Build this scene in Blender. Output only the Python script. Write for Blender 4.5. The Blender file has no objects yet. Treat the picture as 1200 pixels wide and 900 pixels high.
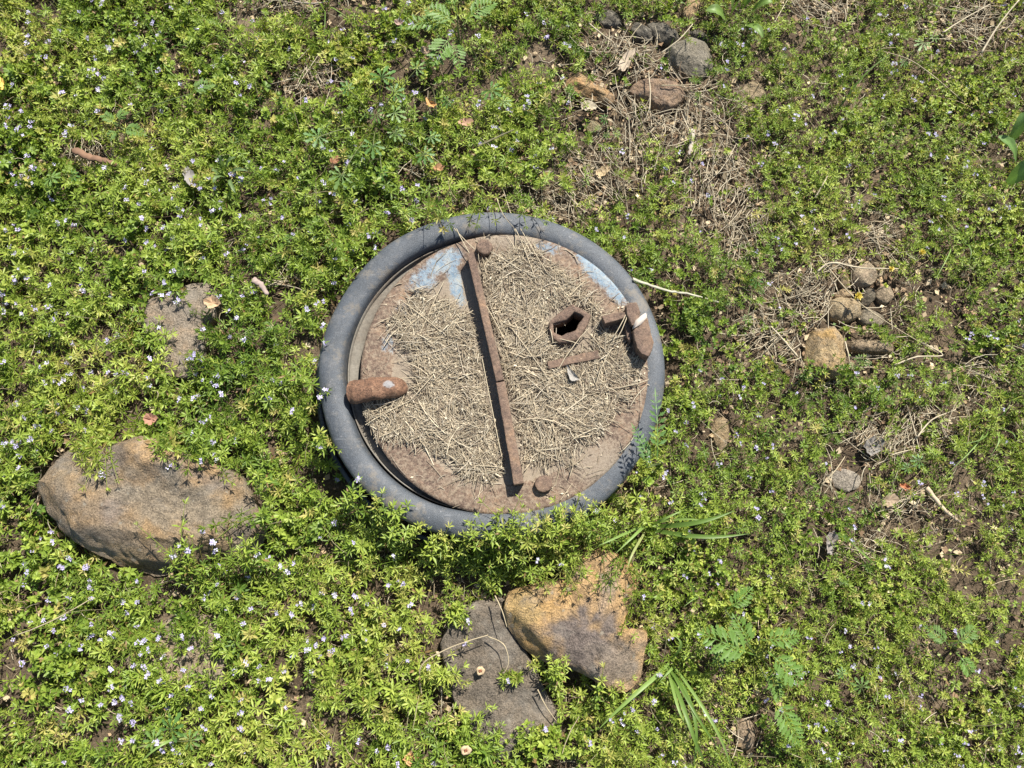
import bpy, math, random
import numpy as np
from mathutils import Vector, Matrix, noise as mnoise
from mathutils.geometry import delaunay_2d_cdt

random.seed(7); RNG = np.random.default_rng(11)
SC = bpy.context.scene; COL = SC.collection
# ---------------------------------------------------------------- camera
PITCH = math.radians(12); CAM_H = 1.25; HFOV = math.radians(66)
cd = bpy.data.cameras.new('camera'); cam = bpy.data.objects.new('camera', cd); COL.objects.link(cam)
cam.location = (0, 0, CAM_H); cam.rotation_euler = (PITCH, 0, 0)
cd.sensor_fit = 'HORIZONTAL'; cd.angle = HFOV; cd.clip_start = 0.02; cd.clip_end = 200
SC.camera = cam
# ---------------------------------------------------------------- sky, sun, exposure
SUN_EL = math.radians(52); SUN_AZ = math.atan2(0.50, 0.86)        # azimuth measured from +Y towards +X (light comes from there)
w = bpy.data.worlds.new('World'); SC.world = w; w.use_nodes = True
nt = w.node_tree; bg = nt.nodes['Background']; sky = nt.nodes.new('ShaderNodeTexSky')
sky.sky_type = 'NISHITA'; sky.sun_disc = False; sky.sun_elevation = SUN_EL; sky.sun_rotation = SUN_AZ
bg.inputs['Strength'].default_value = 0.078; nt.links.new(sky.outputs[0], bg.inputs['Color'])
sl = bpy.data.lights.new('sun', 'SUN'); sl.energy = 5.0; sl.angle = math.radians(0.53); sl.color = (1, 0.955, 0.88)
sun = bpy.data.objects.new('sun', sl); COL.objects.link(sun)
sd = Vector((math.sin(SUN_AZ)*math.cos(SUN_EL), math.cos(SUN_AZ)*math.cos(SUN_EL), math.sin(SUN_EL)))
sun.rotation_euler = sd.to_track_quat('Z', 'Y').to_euler(); sun.location = sd*5
SC.view_settings.view_transform = 'Standard'; SC.view_settings.look = 'None'
SC.view_settings.exposure = 1.06; SC.view_settings.gamma = 1
try: SC.cycles.max_bounces = 6; SC.cycles.transparent_max_bounces = 4
except Exception: pass

# ---------------------------------------------------------------- photo pixel (1200x900) <-> place
TH = math.tan(HFOV/2); CP, SP = math.cos(PITCH), math.sin(PITCH)
def ray(px, py):
    x = (px-600)/600*TH; y = -(py-450)/600*TH
    return np.array((x, y*CP+SP, y*SP-CP))
def at(px, py, z=0.0):
    d = ray(px, py); t = (z-CAM_H)/d[2]
    return np.array((d[0]*t, d[1]*t, z))
def to_px(P):
    P = np.asarray(P); x = P[..., 0]; y = P[..., 1]; z = P[..., 2]-CAM_H
    yc = y*CP+z*SP; zc = -y*SP+z*CP
    return 600+600*x/(-zc)/TH, 450-600*yc/(-zc)/TH
MM = 2*CAM_H/CP*TH/1200          # metres per photo pixel at ground, centre

# ---------------------------------------------------------------- materials
def new_mat(name):
    m = bpy.data.materials.new(name); m.use_nodes = True; t = m.node_tree
    return m, t, t.nodes['Principled BSDF'], t.nodes['Material Output']
def N(t, typ, **kw):
    n = t.nodes.new(typ)
    for k, v in kw.items():
        if k in n.inputs: n.inputs[k].default_value = v
        else: setattr(n, k, v)
    return n
def noise_n(t, scale, detail=4, rough=.6, coord=None):
    n = N(t, 'ShaderNodeTexNoise', Scale=scale, Detail=detail, Roughness=rough)
    if coord is not None: t.links.new(coord, n.inputs['Vector'])
    return n
def ramp(t, src, stops):
    r = t.nodes.new('ShaderNodeValToRGB'); e = r.color_ramp.elements
    while len(e) < len(stops): e.new(0.5)
    for k, (p, c) in enumerate(stops):
        e[k].position = p; e[k].color = (*c, 1) if len(c) == 3 else c
    t.links.new(src, r.inputs[0]); return r
def mixc(t, fac, a, b, mode='MIX'):
    m = t.nodes.new('ShaderNodeMix'); m.data_type = 'RGBA'; m.blend_type = mode
    for sock, v in ((m.inputs[0], fac), (m.inputs[6], a), (m.inputs[7], b)):
        if hasattr(v, 'links') or isinstance(v, bpy.types.NodeSocket): t.links.new(v, sock)
        elif isinstance(v, tuple): sock.default_value = (*v, 1)
        else: sock.default_value = v
    return m.outputs[2]
def bump(t, b, h, strength, dist):
    n = N(t, 'ShaderNodeBump', Strength=strength, Distance=dist)
    t.links.new(h, n.inputs['Height']); t.links.new(n.outputs[0], b.inputs['Normal']); return n
def G(v): return (v, v, v)

def plant_mat(name, trans, rough, spec=.35):
    m, t, b, o = new_mat(name)
    a = N(t, 'ShaderNodeAttribute', attribute_name='Col')
    t.links.new(a.outputs['Color'], b.inputs['Base Color'])
    b.inputs['Roughness'].default_value = rough; b.inputs['Specular IOR Level'].default_value = spec
    if trans > 0:
        tr = t.nodes.new('ShaderNodeBsdfTranslucent'); ms = t.nodes.new('ShaderNodeMixShader')
        c = mixc(t, 1.0, a.outputs['Color'], (1.0, 1.0, .45), 'MULTIPLY')
        t.links.new(c, tr.inputs['Color']); ms.inputs[0].default_value = trans
        t.links.new(b.outputs[0], ms.inputs[1]); t.links.new(tr.outputs[0], ms.inputs[2]); t.links.new(ms.outputs[0], o.inputs['Surface'])
    return m
M_LEAF = plant_mat('leaf_green', .38, .48, .4)
M_PETAL = plant_mat('petal', .25, .7, .2)
M_DRY = plant_mat('dry_straw', .12, .7, .25)
M_BARK = plant_mat('bark', 0, .85, .2)

def rock_mat():
    m, t, b, o = new_mat('rock'); tc = t.nodes.new('ShaderNodeTexCoord'); P = tc.outputs['Object']
    a = N(t, 'ShaderNodeAttribute', attribute_name='Col')
    n1 = noise_n(t, 70, 6, .7, P); n2 = noise_n(t, 420, 4, .7, P); n3 = noise_n(t, 22, 5, .65, P)
    c = mixc(t, 1.0, a.outputs['Color'], ramp(t, n1.outputs[0], [(.3, G(.62)), (.5, G(1.0)), (.72, G(1.32))]).outputs[0], 'MULTIPLY')
    c = mixc(t, .8, c, ramp(t, n2.outputs[0], [(.36, G(.42)), (.5, G(1.0)), (.64, G(1.6))]).outputs[0], 'MULTIPLY')
    c = mixc(t, ramp(t, n3.outputs[0], [(.52, G(0)), (.68, G(.5))]).outputs[0], c, (.20, .18, .15))
    v = N(t, 'ShaderNodeTexVoronoi', Scale=160.0); t.links.new(P, v.inputs['Vector'])
    c = mixc(t, ramp(t, v.outputs['Distance'], [(.10, G(.35)), (.22, G(0))]).outputs[0], c, (.05, .045, .04))
    t.links.new(c, b.inputs['Base Color']); b.inputs['Roughness'].default_value = .88; b.inputs['Specular IOR Level'].default_value = .25
    ad = t.nodes.new('ShaderNodeMath'); ad.operation = 'ADD'; t.links.new(n1.outputs[0], ad.inputs[0])
    ml = t.nodes.new('ShaderNodeMath'); ml.operation = 'MULTIPLY'; ml.inputs[1].default_value = .35; t.links.new(n2.outputs[0], ml.inputs[0]); t.links.new(ml.outputs[0], ad.inputs[1])
    n4 = noise_n(t, 34, 8, .85, P); c2 = mixc(t, ramp(t, n4.outputs[0], [(.60, G(0)), (.64, G(.55))]).outputs[0], c, (.055, .05, .045))
    vl = N(t, 'ShaderNodeTexVoronoi', Scale=48.0, Randomness=1.0); t.links.new(P, vl.inputs['Vector']); lm = t.nodes.new('ShaderNodeMath'); lm.operation = 'ADD'; t.links.new(vl.outputs['Distance'], lm.inputs[0]); t.links.new(n1.outputs[0], lm.inputs[1])
    c2 = mixc(t, ramp(t, lm.outputs[0], [(.58, G(.5)), (.63, G(0))]).outputs[0], c2, (.26, .24, .19)); t.links.new(c2, b.inputs['Base Color'])
    bump(t, b, ad.outputs[0], 1.0, .006); return m
M_ROCK = rock_mat()

def soil_mat():
    m, t, b, o = new_mat('soil'); tc = t.nodes.new('ShaderNodeTexCoord'); P = tc.outputs['Object']
    n1 = noise_n(t, 9, 6, .6, P); n2 = noise_n(t, 110, 6, .75, P); n3 = noise_n(t, 420, 3, .6, P)
    c = ramp(t, n1.outputs[0], [(.3, (.045, .032, .021)), (.5, (.088, .065, .043)), (.7, (.16, .122, .082))]).outputs[0]
    c = mixc(t, .9, c, ramp(t, n2.outputs[0], [(.3, G(.45)), (.5, G(1)), (.7, G(1.7))]).outputs[0], 'MULTIPLY')
    c = mixc(t, ramp(t, n3.outputs[0], [(.58, G(0)), (.68, G(.7))]).outputs[0], c, (.24, .17, .10))
    t.links.new(c, b.inputs['Base Color']); b.inputs['Roughness'].default_value = .95; b.inputs['Specular IOR Level'].default_value = .15
    bump(t, b, n2.outputs[0], 1.0, .006); return m
M_SOIL = soil_mat()

def rubber_mat():
    m, t, b, o = new_mat('weathered_black_plastic'); tc = t.nodes.new('ShaderNodeTexCoord'); P = tc.outputs['Object']
    n1 = noise_n(t, 14, 5, .6, P); n2 = noise_n(t, 900, 3, .7, P); n3 = noise_n(t, 60, 5, .7, P)
    c = ramp(t, n1.outputs[0], [(.3, (.040, .046, .052)), (.55, (.060, .067, .075)), (.75, (.086, .093, .101))]).outputs[0]
    c = mixc(t, 1, c, ramp(t, n2.outputs[0], [(.35, G(.68)), (.5, G(1)), (.64, G(1.6))]).outputs[0], 'MULTIPLY')
    c = mixc(t, ramp(t, n3.outputs[0], [(.52, G(0)), (.70, G(.4))]).outputs[0], c, (.17, .16, .145))
    n5 = noise_n(t, 24, 7, .75, P); c = mixc(t, ramp(t, n5.outputs[0], [(.54, G(0)), (.64, G(.6))]).outputs[0], c, (.16, .135, .10))
    mp_ = t.nodes.new('ShaderNodeMapping'); mp_.inputs['Scale'].default_value = (40, 260, 60); mp_.inputs['Rotation'].default_value = (0, 0, .6); t.links.new(P, mp_.inputs['Vector']); n7 = noise_n(t, 1.0, 5, .7, mp_.outputs[0]); c = mixc(t, ramp(t, n7.outputs[0], [(.62, G(0)), (.70, G(.5))]).outputs[0], c, (.17, .175, .18)); c = mixc(t, ramp(t, n7.outputs[0], [(.30, G(.6)), (.37, G(0))]).outputs[0], c, (.025, .026, .028))
    n6 = noise_n(t, 130, 4, .8, P); c = mixc(t, ramp(t, n6.outputs[0], [(.62, G(0)), (.68, G(.6))]).outputs[0], c, (.20, .20, .20))
    t.links.new(c, b.inputs['Base Color']); b.inputs['Roughness'].default_value = .55; b.inputs['Specular IOR Level'].default_value = .35
    bump(t, b, n2.outputs[0], .5, .0012); return m
M_RUB = rubber_mat()

def shelf_mat():
    m, t, b, o = new_mat('dusty_inner_lining'); tc = t.nodes.new('ShaderNodeTexCoord'); P = tc.outputs['Object']
    n1 = noise_n(t, 10, 5, .6, P); n2 = noise_n(t, 260, 4, .7, P)
    c = ramp(t, n1.outputs[0], [(.32, (.105, .080, .058)), (.5, (.145, .130, .104)), (.7, (.185, .168, .138))]).outputs[0]
    c = mixc(t, .8, c, ramp(t, n2.outputs[0], [(.35, G(.7)), (.65, G(1.25))]).outputs[0], 'MULTIPLY')
    t.links.new(c, b.inputs['Base Color']); b.inputs['Roughness'].default_value = .85
    bump(t, b, n2.outputs[0], .4, .001); return m
M_SHELF = shelf_mat()

def rust_mat(name, painted):
    """flaking rust; attribute paint = where blue paint survives, attribute dirt = caked pale dust"""
    m, t, b, o = new_mat(name); tc = t.nodes.new('ShaderNodeTexCoord'); P = tc.outputs['Object']
    n1 = noise_n(t, 28, 7, .7, P); n2 = noise_n(t, 240, 5, .75, P); n3 = noise_n(t, 700, 3, .6, P)
    c = ramp(t, n1.outputs[0], [(.28, (.045, .026, .017)), (.44, (.085, .054, .038)), (.56, (.135, .088, .058)), (.72, (.21, .125, .068))]).outputs[0]
    c = mixc(t, 1, c, ramp(t, n2.outputs[0], [(.3, G(.4)), (.5, G(1)), (.68, G(1.7))]).outputs[0], 'MULTIPLY')
    n4 = noise_n(t, 150, 5, .8, P)
    c = mixc(t, ramp(t, n4.outputs[0], [(.46, G(0)), (.60, G(.75 if painted else .5))]).outputs[0], c, (.25, .195, .135) if painted else (.16, .10, .068))
    c = mixc(t, ramp(t, n3.outputs[0], [(.56, G(0)), (.68, G(.45))]).outputs[0], c, (.30, .23, .15))
    if painted:
        d = N(t, 'ShaderNodeAttribute', attribute_name='dirt'); p = N(t, 'ShaderNodeAttribute', attribute_name='paint')
        def thr(attr, nz, lo, hi):
            s = t.nodes.new('ShaderNodeMath'); s.operation = 'ADD'; t.links.new(attr.outputs['Fac'], s.inputs[0]); t.links.new(nz, s.inputs[1])
            return ramp(t, s.outputs[0], [(lo, G(0)), (hi, G(1))]).outputs[0]
        def scale01(nz):
            s = t.nodes.new('ShaderNodeMath'); s.operation = 'MULTIPLY_ADD'; t.links.new(nz, s.inputs[0]); s.inputs[1].default_value = 1.0; s.inputs[2].default_value = -.5
            return s.outputs[0]
        def scale2(nz):
            s = t.nodes.new('ShaderNodeMath'); s.operation = 'MULTIPLY_ADD'; t.links.new(nz, s.inputs[0]); s.inputs[1].default_value = 2.2; s.inputs[2].default_value = -1.1
            return s.outputs[0]
        dc = mixc(t, n2.outputs[0], (.16, .125, .09), (.27, .225, .165))
        f = thr(d, scale01(n2.outputs[0]), .38, .62); fm = t.nodes.new('ShaderNodeMath'); fm.operation = 'MULTIPLY'; fm.inputs[1].default_value = .85
        t.links.new(f, fm.inputs[0]); c = mixc(t, fm.outputs[0], c, dc)
        nb = noise_n(t, 60, 6, .8, P)
        bc = mixc(t, ramp(t, nb.outputs[0], [(.42, G(0)), (.62, G(1))]).outputs[0], (.13, .185, .235), (.25, .27, .265))
        bc = mixc(t, ramp(t, n2.outputs[0], [(.62, G(0)), (.72, G(.6))]).outputs[0], bc, (.42, .38, .30))
        spk = N(t, 'ShaderNodeTexNoise', Scale=300.0, Detail=3.0); t.links.new(P, spk.inputs['Vector'])
        bc = mixc(t, ramp(t, spk.outputs[0], [(.60, G(0)), (.66, G(.8))]).outputs[0], bc, (.13, .09, .07))
        c = mixc(t, thr(p, scale2(noise_n(t, 75, 8, .9, P).outputs[0]), .40, .60), c, bc)
    t.links.new(c, b.inputs['Base Color']); b.inputs['Roughness'].default_value = .78; b.inputs['Specular IOR Level'].default_value = .4
    bump(t, b, n2.outputs[0], .7, .0022); return m
M_PLATE = rust_mat('rusted_painted_steel', True)
def rust_orange():
    m, t, b, o = new_mat('orange_rust'); tc = t.nodes.new('ShaderNodeTexCoord'); P = tc.outputs['Object']
    n1 = noise_n(t, 70, 7, .8, P); n2 = noise_n(t, 330, 5, .8, P)
    c = ramp(t, n1.outputs[0], [(.32, (.060, .032, .020)), (.47, (.135, .068, .036)), (.58, (.19, .10, .055)), (.72, (.30, .19, .11))]).outputs[0]
    c = mixc(t, 1, c, ramp(t, n2.outputs[0], [(.34, G(.4)), (.5, G(1)), (.66, G(1.6))]).outputs[0], 'MULTIPLY')
    a = N(t, 'ShaderNodeAttribute', attribute_name='paint'); s_ = t.nodes.new('ShaderNodeMath'); s_.operation = 'ADD'; t.links.new(a.outputs['Fac'], s_.inputs[0]); t.links.new(n2.outputs[0], s_.inputs[1])
    c = mixc(t, ramp(t, s_.outputs[0], [(.85, G(0)), (1.0, G(.85))]).outputs[0], c, (.27, .27, .27))
    t.links.new(c, b.inputs['Base Color']); b.inputs['Roughness'].default_value = .7; bump(t, b, n2.outputs[0], .9, .003); return m
M_ORUST = rust_orange(); M_RUST = rust_mat('rusted_steel', False)

# ---------------------------------------------------------------- mesh helpers
def mesh_np(name, V, F, mat, parent=None, col=None, smooth=False, attrs=None):
    V = np.asarray(V, np.float32); F = np.asarray(F, np.int32); n = F.shape[1]
    me = bpy.data.meshes.new(name); me.vertices.add(len(V)); me.vertices.foreach_set('co', V.ravel())
    me.loops.add(F.size); me.loops.foreach_set('vertex_index', F.ravel())
    me.polygons.add(len(F)); me.polygons.foreach_set('loop_start', np.arange(0, F.size, n, dtype=np.int32))
    if smooth: me.polygons.foreach_set('use_smooth', np.ones(len(F), bool))
    if col is not None:
        a = me.color_attributes.new('Col', 'FLOAT_COLOR', 'POINT')
        c = np.ones((len(V), 4), np.float32); c[:, :3] = col; a.data.foreach_set('color', c.ravel())
    for k, v in (attrs or {}).items():
        a = me.attributes.new(k, 'FLOAT', 'POINT'); a.data.foreach_set('value', np.asarray(v, np.float32))
    me.update(calc_edges=True); me.validate(); me.materials.append(mat)
    o = bpy.data.objects.new(name, me); COL.objects.link(o)
    if parent is not None: o.parent = parent
    return o
def tag(o, label=None, cat=None, group=None, kind=None):
    for k, v in (('label', label), ('category', cat), ('group', group), ('kind', kind)):
        if v: o[k] = v
    return o
def empty(name, loc, label, cat, group=None):
    o = bpy.data.objects.new(name, None); COL.objects.link(o); o.location = loc; o.empty_display_size = .02
    return tag(o, label, cat, group)
def origin_to(o, p):
    """move a mesh's origin to its base point"""
    p = Vector(p); o.data.transform(Matrix.Translation(-p)); o.location = p; return o
def fbm(P, scale, seed=0., oct=4):
    out = np.empty(len(P))
    for i, p in enumerate(P):
        out[i] = mnoise.fractal(Vector((p[0]*scale+seed, p[1]*scale-seed, p[2]*scale+seed*.7)), .9, 2.1, oct)
    return out
def vnoise2(x, y, scale, seed):
    """cheap vectorised value noise 0..1"""
    r = np.random.default_rng(seed); T = r.random((64, 64)); u = x*scale+100.3; v = y*scale+100.7
    i = np.floor(u).astype(int); j = np.floor(v).astype(int); fu = u-i; fv = v-j; fu = fu*fu*(3-2*fu); fv = fv*fv*(3-2*fv)
    g = lambda a, b: T[a % 64, b % 64]
    return (g(i, j)*(1-fu)+g(i+1, j)*fu)*(1-fv)+(g(i, j+1)*(1-fu)+g(i+1, j+1)*fu)*fv
def smooth_loop(P, n):
    """closed Catmull-Rom through P, n samples"""
    P = np.asarray(P, float); m = len(P); out = []
    for q in range(n):
        s = q/n*m; i = int(s); f = s-i
        a, b, c, d = P[(i-1) % m], P[i % m], P[(i+1) % m], P[(i+2) % m]
        out.append(.5*((2*b)+(-a+c)*f+(2*a-5*b+4*c-d)*f*f+(-a+3*b-3*c+d)*f**3))
    return np.array(out)
def grid_faces(rows, cols, closed=True):
    F = []
    for r in range(rows-1):
        for c in range(cols if closed else cols-1):
            a = r*cols+c; b = r*cols+(c+1) % cols
            F.append((a, b, b+cols, a+cols))
    return F
def tubes(paths, radii, sides=3, flat=1.0):
    """paths (n,k,3) -> one set of verts and quads; radii (n,k)"""
    n, k, _ = paths.shape
    D = np.gradient(paths, axis=1); D /= np.linalg.norm(D, axis=2, keepdims=True)+1e-9
    up = np.array((.13, .21, .97)); U = np.cross(D, up); U /= np.linalg.norm(U, axis=2, keepdims=True)+1e-9; W = np.cross(U, D)
    V = np.empty((n, k, sides, 3))
    for s in range(sides):
        a = 2*math.pi*s/sides+math.pi/2
        V[:, :, s] = paths+(U*math.cos(a)+W*math.sin(a)*flat)*radii[..., None]
    base = np.arange(n)[:, None]*k*sides; F = []
    for r in range(k-1):
        for s in range(sides):
            s2 = (s+1) % sides
            F.append(np.concatenate([base+r*sides+s, base+r*sides+s2, base+(r+1)*sides+s2, base+(r+1)*sides+s], 1))
    return V.reshape(-1, 3), np.concatenate(F, 0)

# ---------------------------------------------------------------- the ring and the cover: key sizes
RT = 0.095                                     # top of the ring above the soil
def ell(px0, px1, py0, py1, z):
    l = at(px0, (py0+py1)/2, z); r = at(px1, (py0+py1)/2, z); t = at((px0+px1)/2, py0, z); b = at((px0+px1)/2, py1, z)
    return np.array(((l[0]+r[0])/2, (t[1]+b[1])/2)), (r[0]-l[0])/2, (t[1]-b[1])/2
RC, RA, RB = ell(375, 779, 251, 634, RT-.016)  # ring centre and half axes
RA = RA*.5+RB*.5 if abs(RA-RB) < .004 else RA
def in_ring(x, y): return np.sqrt(((x-RC[0])/RA)**2+((y-RC[1])/RB)**2)

# ---------------------------------------------------------------- setting: soil
def ground():
    n = 150; xs = np.linspace(-1.5, 1.5, n); ys = np.linspace(-.95, 1.75, n)
    xs = np.concatenate([[-40, -8, -3], xs, [3, 8, 40]]); ys = np.concatenate([[-40, -8, -3], ys, [4, 9, 40]]); k = len(xs)
    X, Y = np.meshgrid(xs, ys, indexing='ij')
    Z = (vnoise2(X, Y, 7, 3)-.5)*.012+(vnoise2(X, Y, 30, 4)-.5)*.007+(vnoise2(X, Y, 90, 5)-.5)*.004
    Z -= np.where(in_ring(X, Y) < .93, .4, 0)*0
    V = np.stack([X, Y, Z], 2).reshape(-1, 3)
    I, J = np.meshgrid(np.arange(k-1), np.arange(k-1), indexing='ij'); a = (I*k+J).ravel()
    F = np.stack([a, a+k, a+k+1, a+1], 1)
    r = in_ring(V[:, 0], V[:, 1])                                     # the shaft goes down through the soil
    F = F[~(r[F] < .86).all(1)]
    o = mesh_np('ground', V, F, M_SOIL, smooth=True); tag(o, kind='structure'); return o
ground()

# ---------------------------------------------------------------- the black ring (riser)
riser = empty('access_riser', (RC[0], RC[1], 0), 'round black plastic riser with a thick rolled rim set in the weeds', 'pipe riser')
def lathe(name, prof, mat, parent, n=160, wob=0.0, a=RA, b=RB, seed=0):
    """prof: list of (scale inset metres from the outer edge, z)"""
    V = []
    for (ins, z) in prof:
        for q in range(n):
            th = 2*math.pi*q/n; wv = wob*mnoise.noise(Vector((math.cos(th)*1.7+seed, math.sin(th)*1.7, z*8)))
            V.append(((a-ins+wv)*math.cos(th), (b-ins+wv)*math.sin(th), z))
    return mesh_np(name, V, grid_faces(len(prof), n), mat, parent, smooth=True)
prof = [(.004, -.01), (.002, RT-.035)]
for k in range(0, 15):                                               # rolled rim, seen from outside over the top and down inside
    a_ = math.pi*k/14; prof.append((.0195-.0195*math.cos(a_), RT-.016+.016*math.sin(a_)**.6 if 0 < k < 14 else RT-.016))
prof += [(.041, RT-.026), (.041, RT-.04)]
lathe('rim', prof, M_RUB, riser, wob=.0045, n=220)
lathe('inner_lining', [(.0405, RT-.027), (.046, RT-.0275), (.057, RT-.029), (.0585, RT-.046), (.0665, RT-.050), (.067, -.35)], M_SHELF, riser, wob=.002, seed=4)
lathe('inner_lip', [(.0405, RT-.020), (.0412, RT-.0175), (.0425, RT-.0178), (.0428, RT-.03)], M_SHELF, riser, wob=.0012, seed=2)
lathe('collar', [(-.009, -.02), (-.009, .020), (-.007, .023), (-.002, .024), (-.002, .01)], M_RUB, riser, wob=.003, seed=9).location = (-.012, -.004, 0)
fl = [(0, 0, -.35)]+[((RA-.067)*math.cos(2*math.pi*q/48), (RB-.067)*math.sin(2*math.pi*q/48), -.35) for q in range(48)]
mesh_np('shaft_bottom', fl, [(0, 1+q, 1+(q+1) % 48) for q in range(48)], M_SOIL, riser)

# ---------------------------------------------------------------- the steel cover
CC = at(590, 433, RT-.003); COVER_R = .2170
cover = empty('access_cover', (CC[0], CC[1], RT-.004), 'round rusty steel cover with traces of blue paint lying in the black rim', 'access cover')
TILT = math.radians(-1.6); cover.rotation_euler = (0, TILT, 0)       # its right side rides up on the rim
CM = Matrix.Translation(Vector((CC[0], CC[1], RT-.004))) @ Matrix.Rotation(TILT, 4, 'Y'); CMI = CM.inverted()
def cl(px, py, z=0.):
    """cover-local point seen at a photo pixel, z above the plate"""
    o = CMI @ Vector((0, 0, CAM_H)); d = CMI.to_3x3() @ Vector(ray(px, py)); t = (z-o.z)/d.z
    p = o+d*t; return np.array((p.x, p.y, z))
PX = .00128
def plate():
    R = COVER_R; n = 150; pts = []; 
    outer = [(R*math.cos(2*math.pi*q/n), R*math.sin(2*math.pi*q/n)) for q in range(n)]
    hole = [tuple(cl(*p)[:2]) for p in ((648, 391), (648, 378), (672, 364), (686, 370.5), (676, 389), (659, 396))]
    edges = [(q, (q+1) % n) for q in range(n)]+[(n+q, n+(q+1) % 6) for q in range(6)]
    pts = outer+hole; r = random.Random(3); s = .0042
    nn = int(2*R/s)
    for i in range(nn):
        for j in range(nn):
            x = -R+(i+.5+(j % 2)*.5)*s+r.uniform(-.2, .2)*s; y = -R+(j+.5)*s+r.uniform(-.2, .2)*s
            if x*x+y*y < (R-.003)**2: pts.append((x, y))
    vs, es, fs, *_ = delaunay_2d_cdt([Vector(p) for p in pts], edges, [], 0, 1e-6)
    hp = np.array(hole)
    def inside(x, y):
        c = False
        for i in range(6):
            (x1, y1), (x2, y2) = hp[i], hp[i-1]
            if (y1 > y) != (y2 > y) and x < (x2-x1)*(y-y1)/(y2-y1)+x1: c = not c
        return c
    F = []
    for f in fs:
        cx = sum(vs[i][0] for i in f)/3; cy = sum(vs[i][1] for i in f)/3
        if not inside(cx, cy): F.append(tuple(f))
    xy = np.array([(v[0], v[1]) for v in vs]); rr = np.hypot(xy[:, 0], xy[:, 1])
    step = np.clip((rr-.170)/.003, 0, 1)                              # raised outer band
    nz = fbm(np.c_[xy, np.zeros(len(xy))], 45, 2, 4)
    z = -.0028*(1-step)+nz*.0006-np.clip((rr-R+.0025)/.0025, 0, 1)*.0012
    V = np.c_[xy, z]
    P3 = np.array([tuple(CM @ Vector(v)) for v in V]); px, py = to_px(P3)
    def blob(cx, cy, rx, ry, rot=0):
        c, s_ = math.cos(math.radians(rot)), math.sin(math.radians(rot)); dx = px-cx; dy = py-cy
        return np.exp(-(((dx*c+dy*s_)/rx)**2+((-dx*s_+dy*c)/ry)**2)**1.5)
    paint = np.maximum.reduce([.74*blob(518, 308, 34, 15, -25), .85*blob(534, 333, 9, 34, -14), .62*blob(495, 330, 26, 18, -40), .80*blob(703, 318, 42, 16, 40),
                               .8*blob(722, 340, 22, 14, 50), .52*blob(640, 290, 30, 10, 10), .5*blob(470, 370, 14, 22), .48*blob(455, 400, 12, 22)])
    big = fbm(V, 16, 8, 3)
    dirt = .22+.26*big
    dirt = np.maximum(dirt, .9*(1-step)); dirt = np.maximum(dirt, .62*blob(600, 280, 60, 16)); dirt = np.maximum(dirt, .55*blob(560, 560, 60, 20)); dirt = np.maximum(dirt, .6*blob(700, 540, 50, 40))
    dirt -= .5*blob(450, 400, 22, 60)
    nb = len(V); rim = [i for i in range(nb) if rr[i] > R-1e-4]; rim.sort(key=lambda i: math.atan2(V[i][1], V[i][0]))
    B = []; F2 = []
    for i in rim: B.append((V[i][0]*.999, V[i][1]*.999, -.010))
    V2 = np.concatenate([V, np.array(B)]); m = len(rim)
    for q in range(m):
        a, b = rim[q], rim[(q+1) % m]; F2 += [(a, nb+q, b), (b, nb+q, nb+(q+1) % m)]
    F += F2
    # hole walls
    hv = list(range(n, n+6)); k0 = len(V2)
    V2 = np.concatenate([V2, np.array([(V[i][0], V[i][1], -.010) for i in hv])])
    for q in range(6):
        a, b = hv[q], hv[(q+1) % 6]; F += [(a, b, k0+q), (b, k0+(q+1) % 6, k0+q)]
    ext = len(V2)-len(paint)
    o = mesh_np('plate', V2, F, M_PLATE, cover, smooth=False, attrs={'paint': np.r_[paint, np.zeros(ext)], 'dirt': np.r_[dirt, np.full(ext, .2)]})
    return o
plate()

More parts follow.
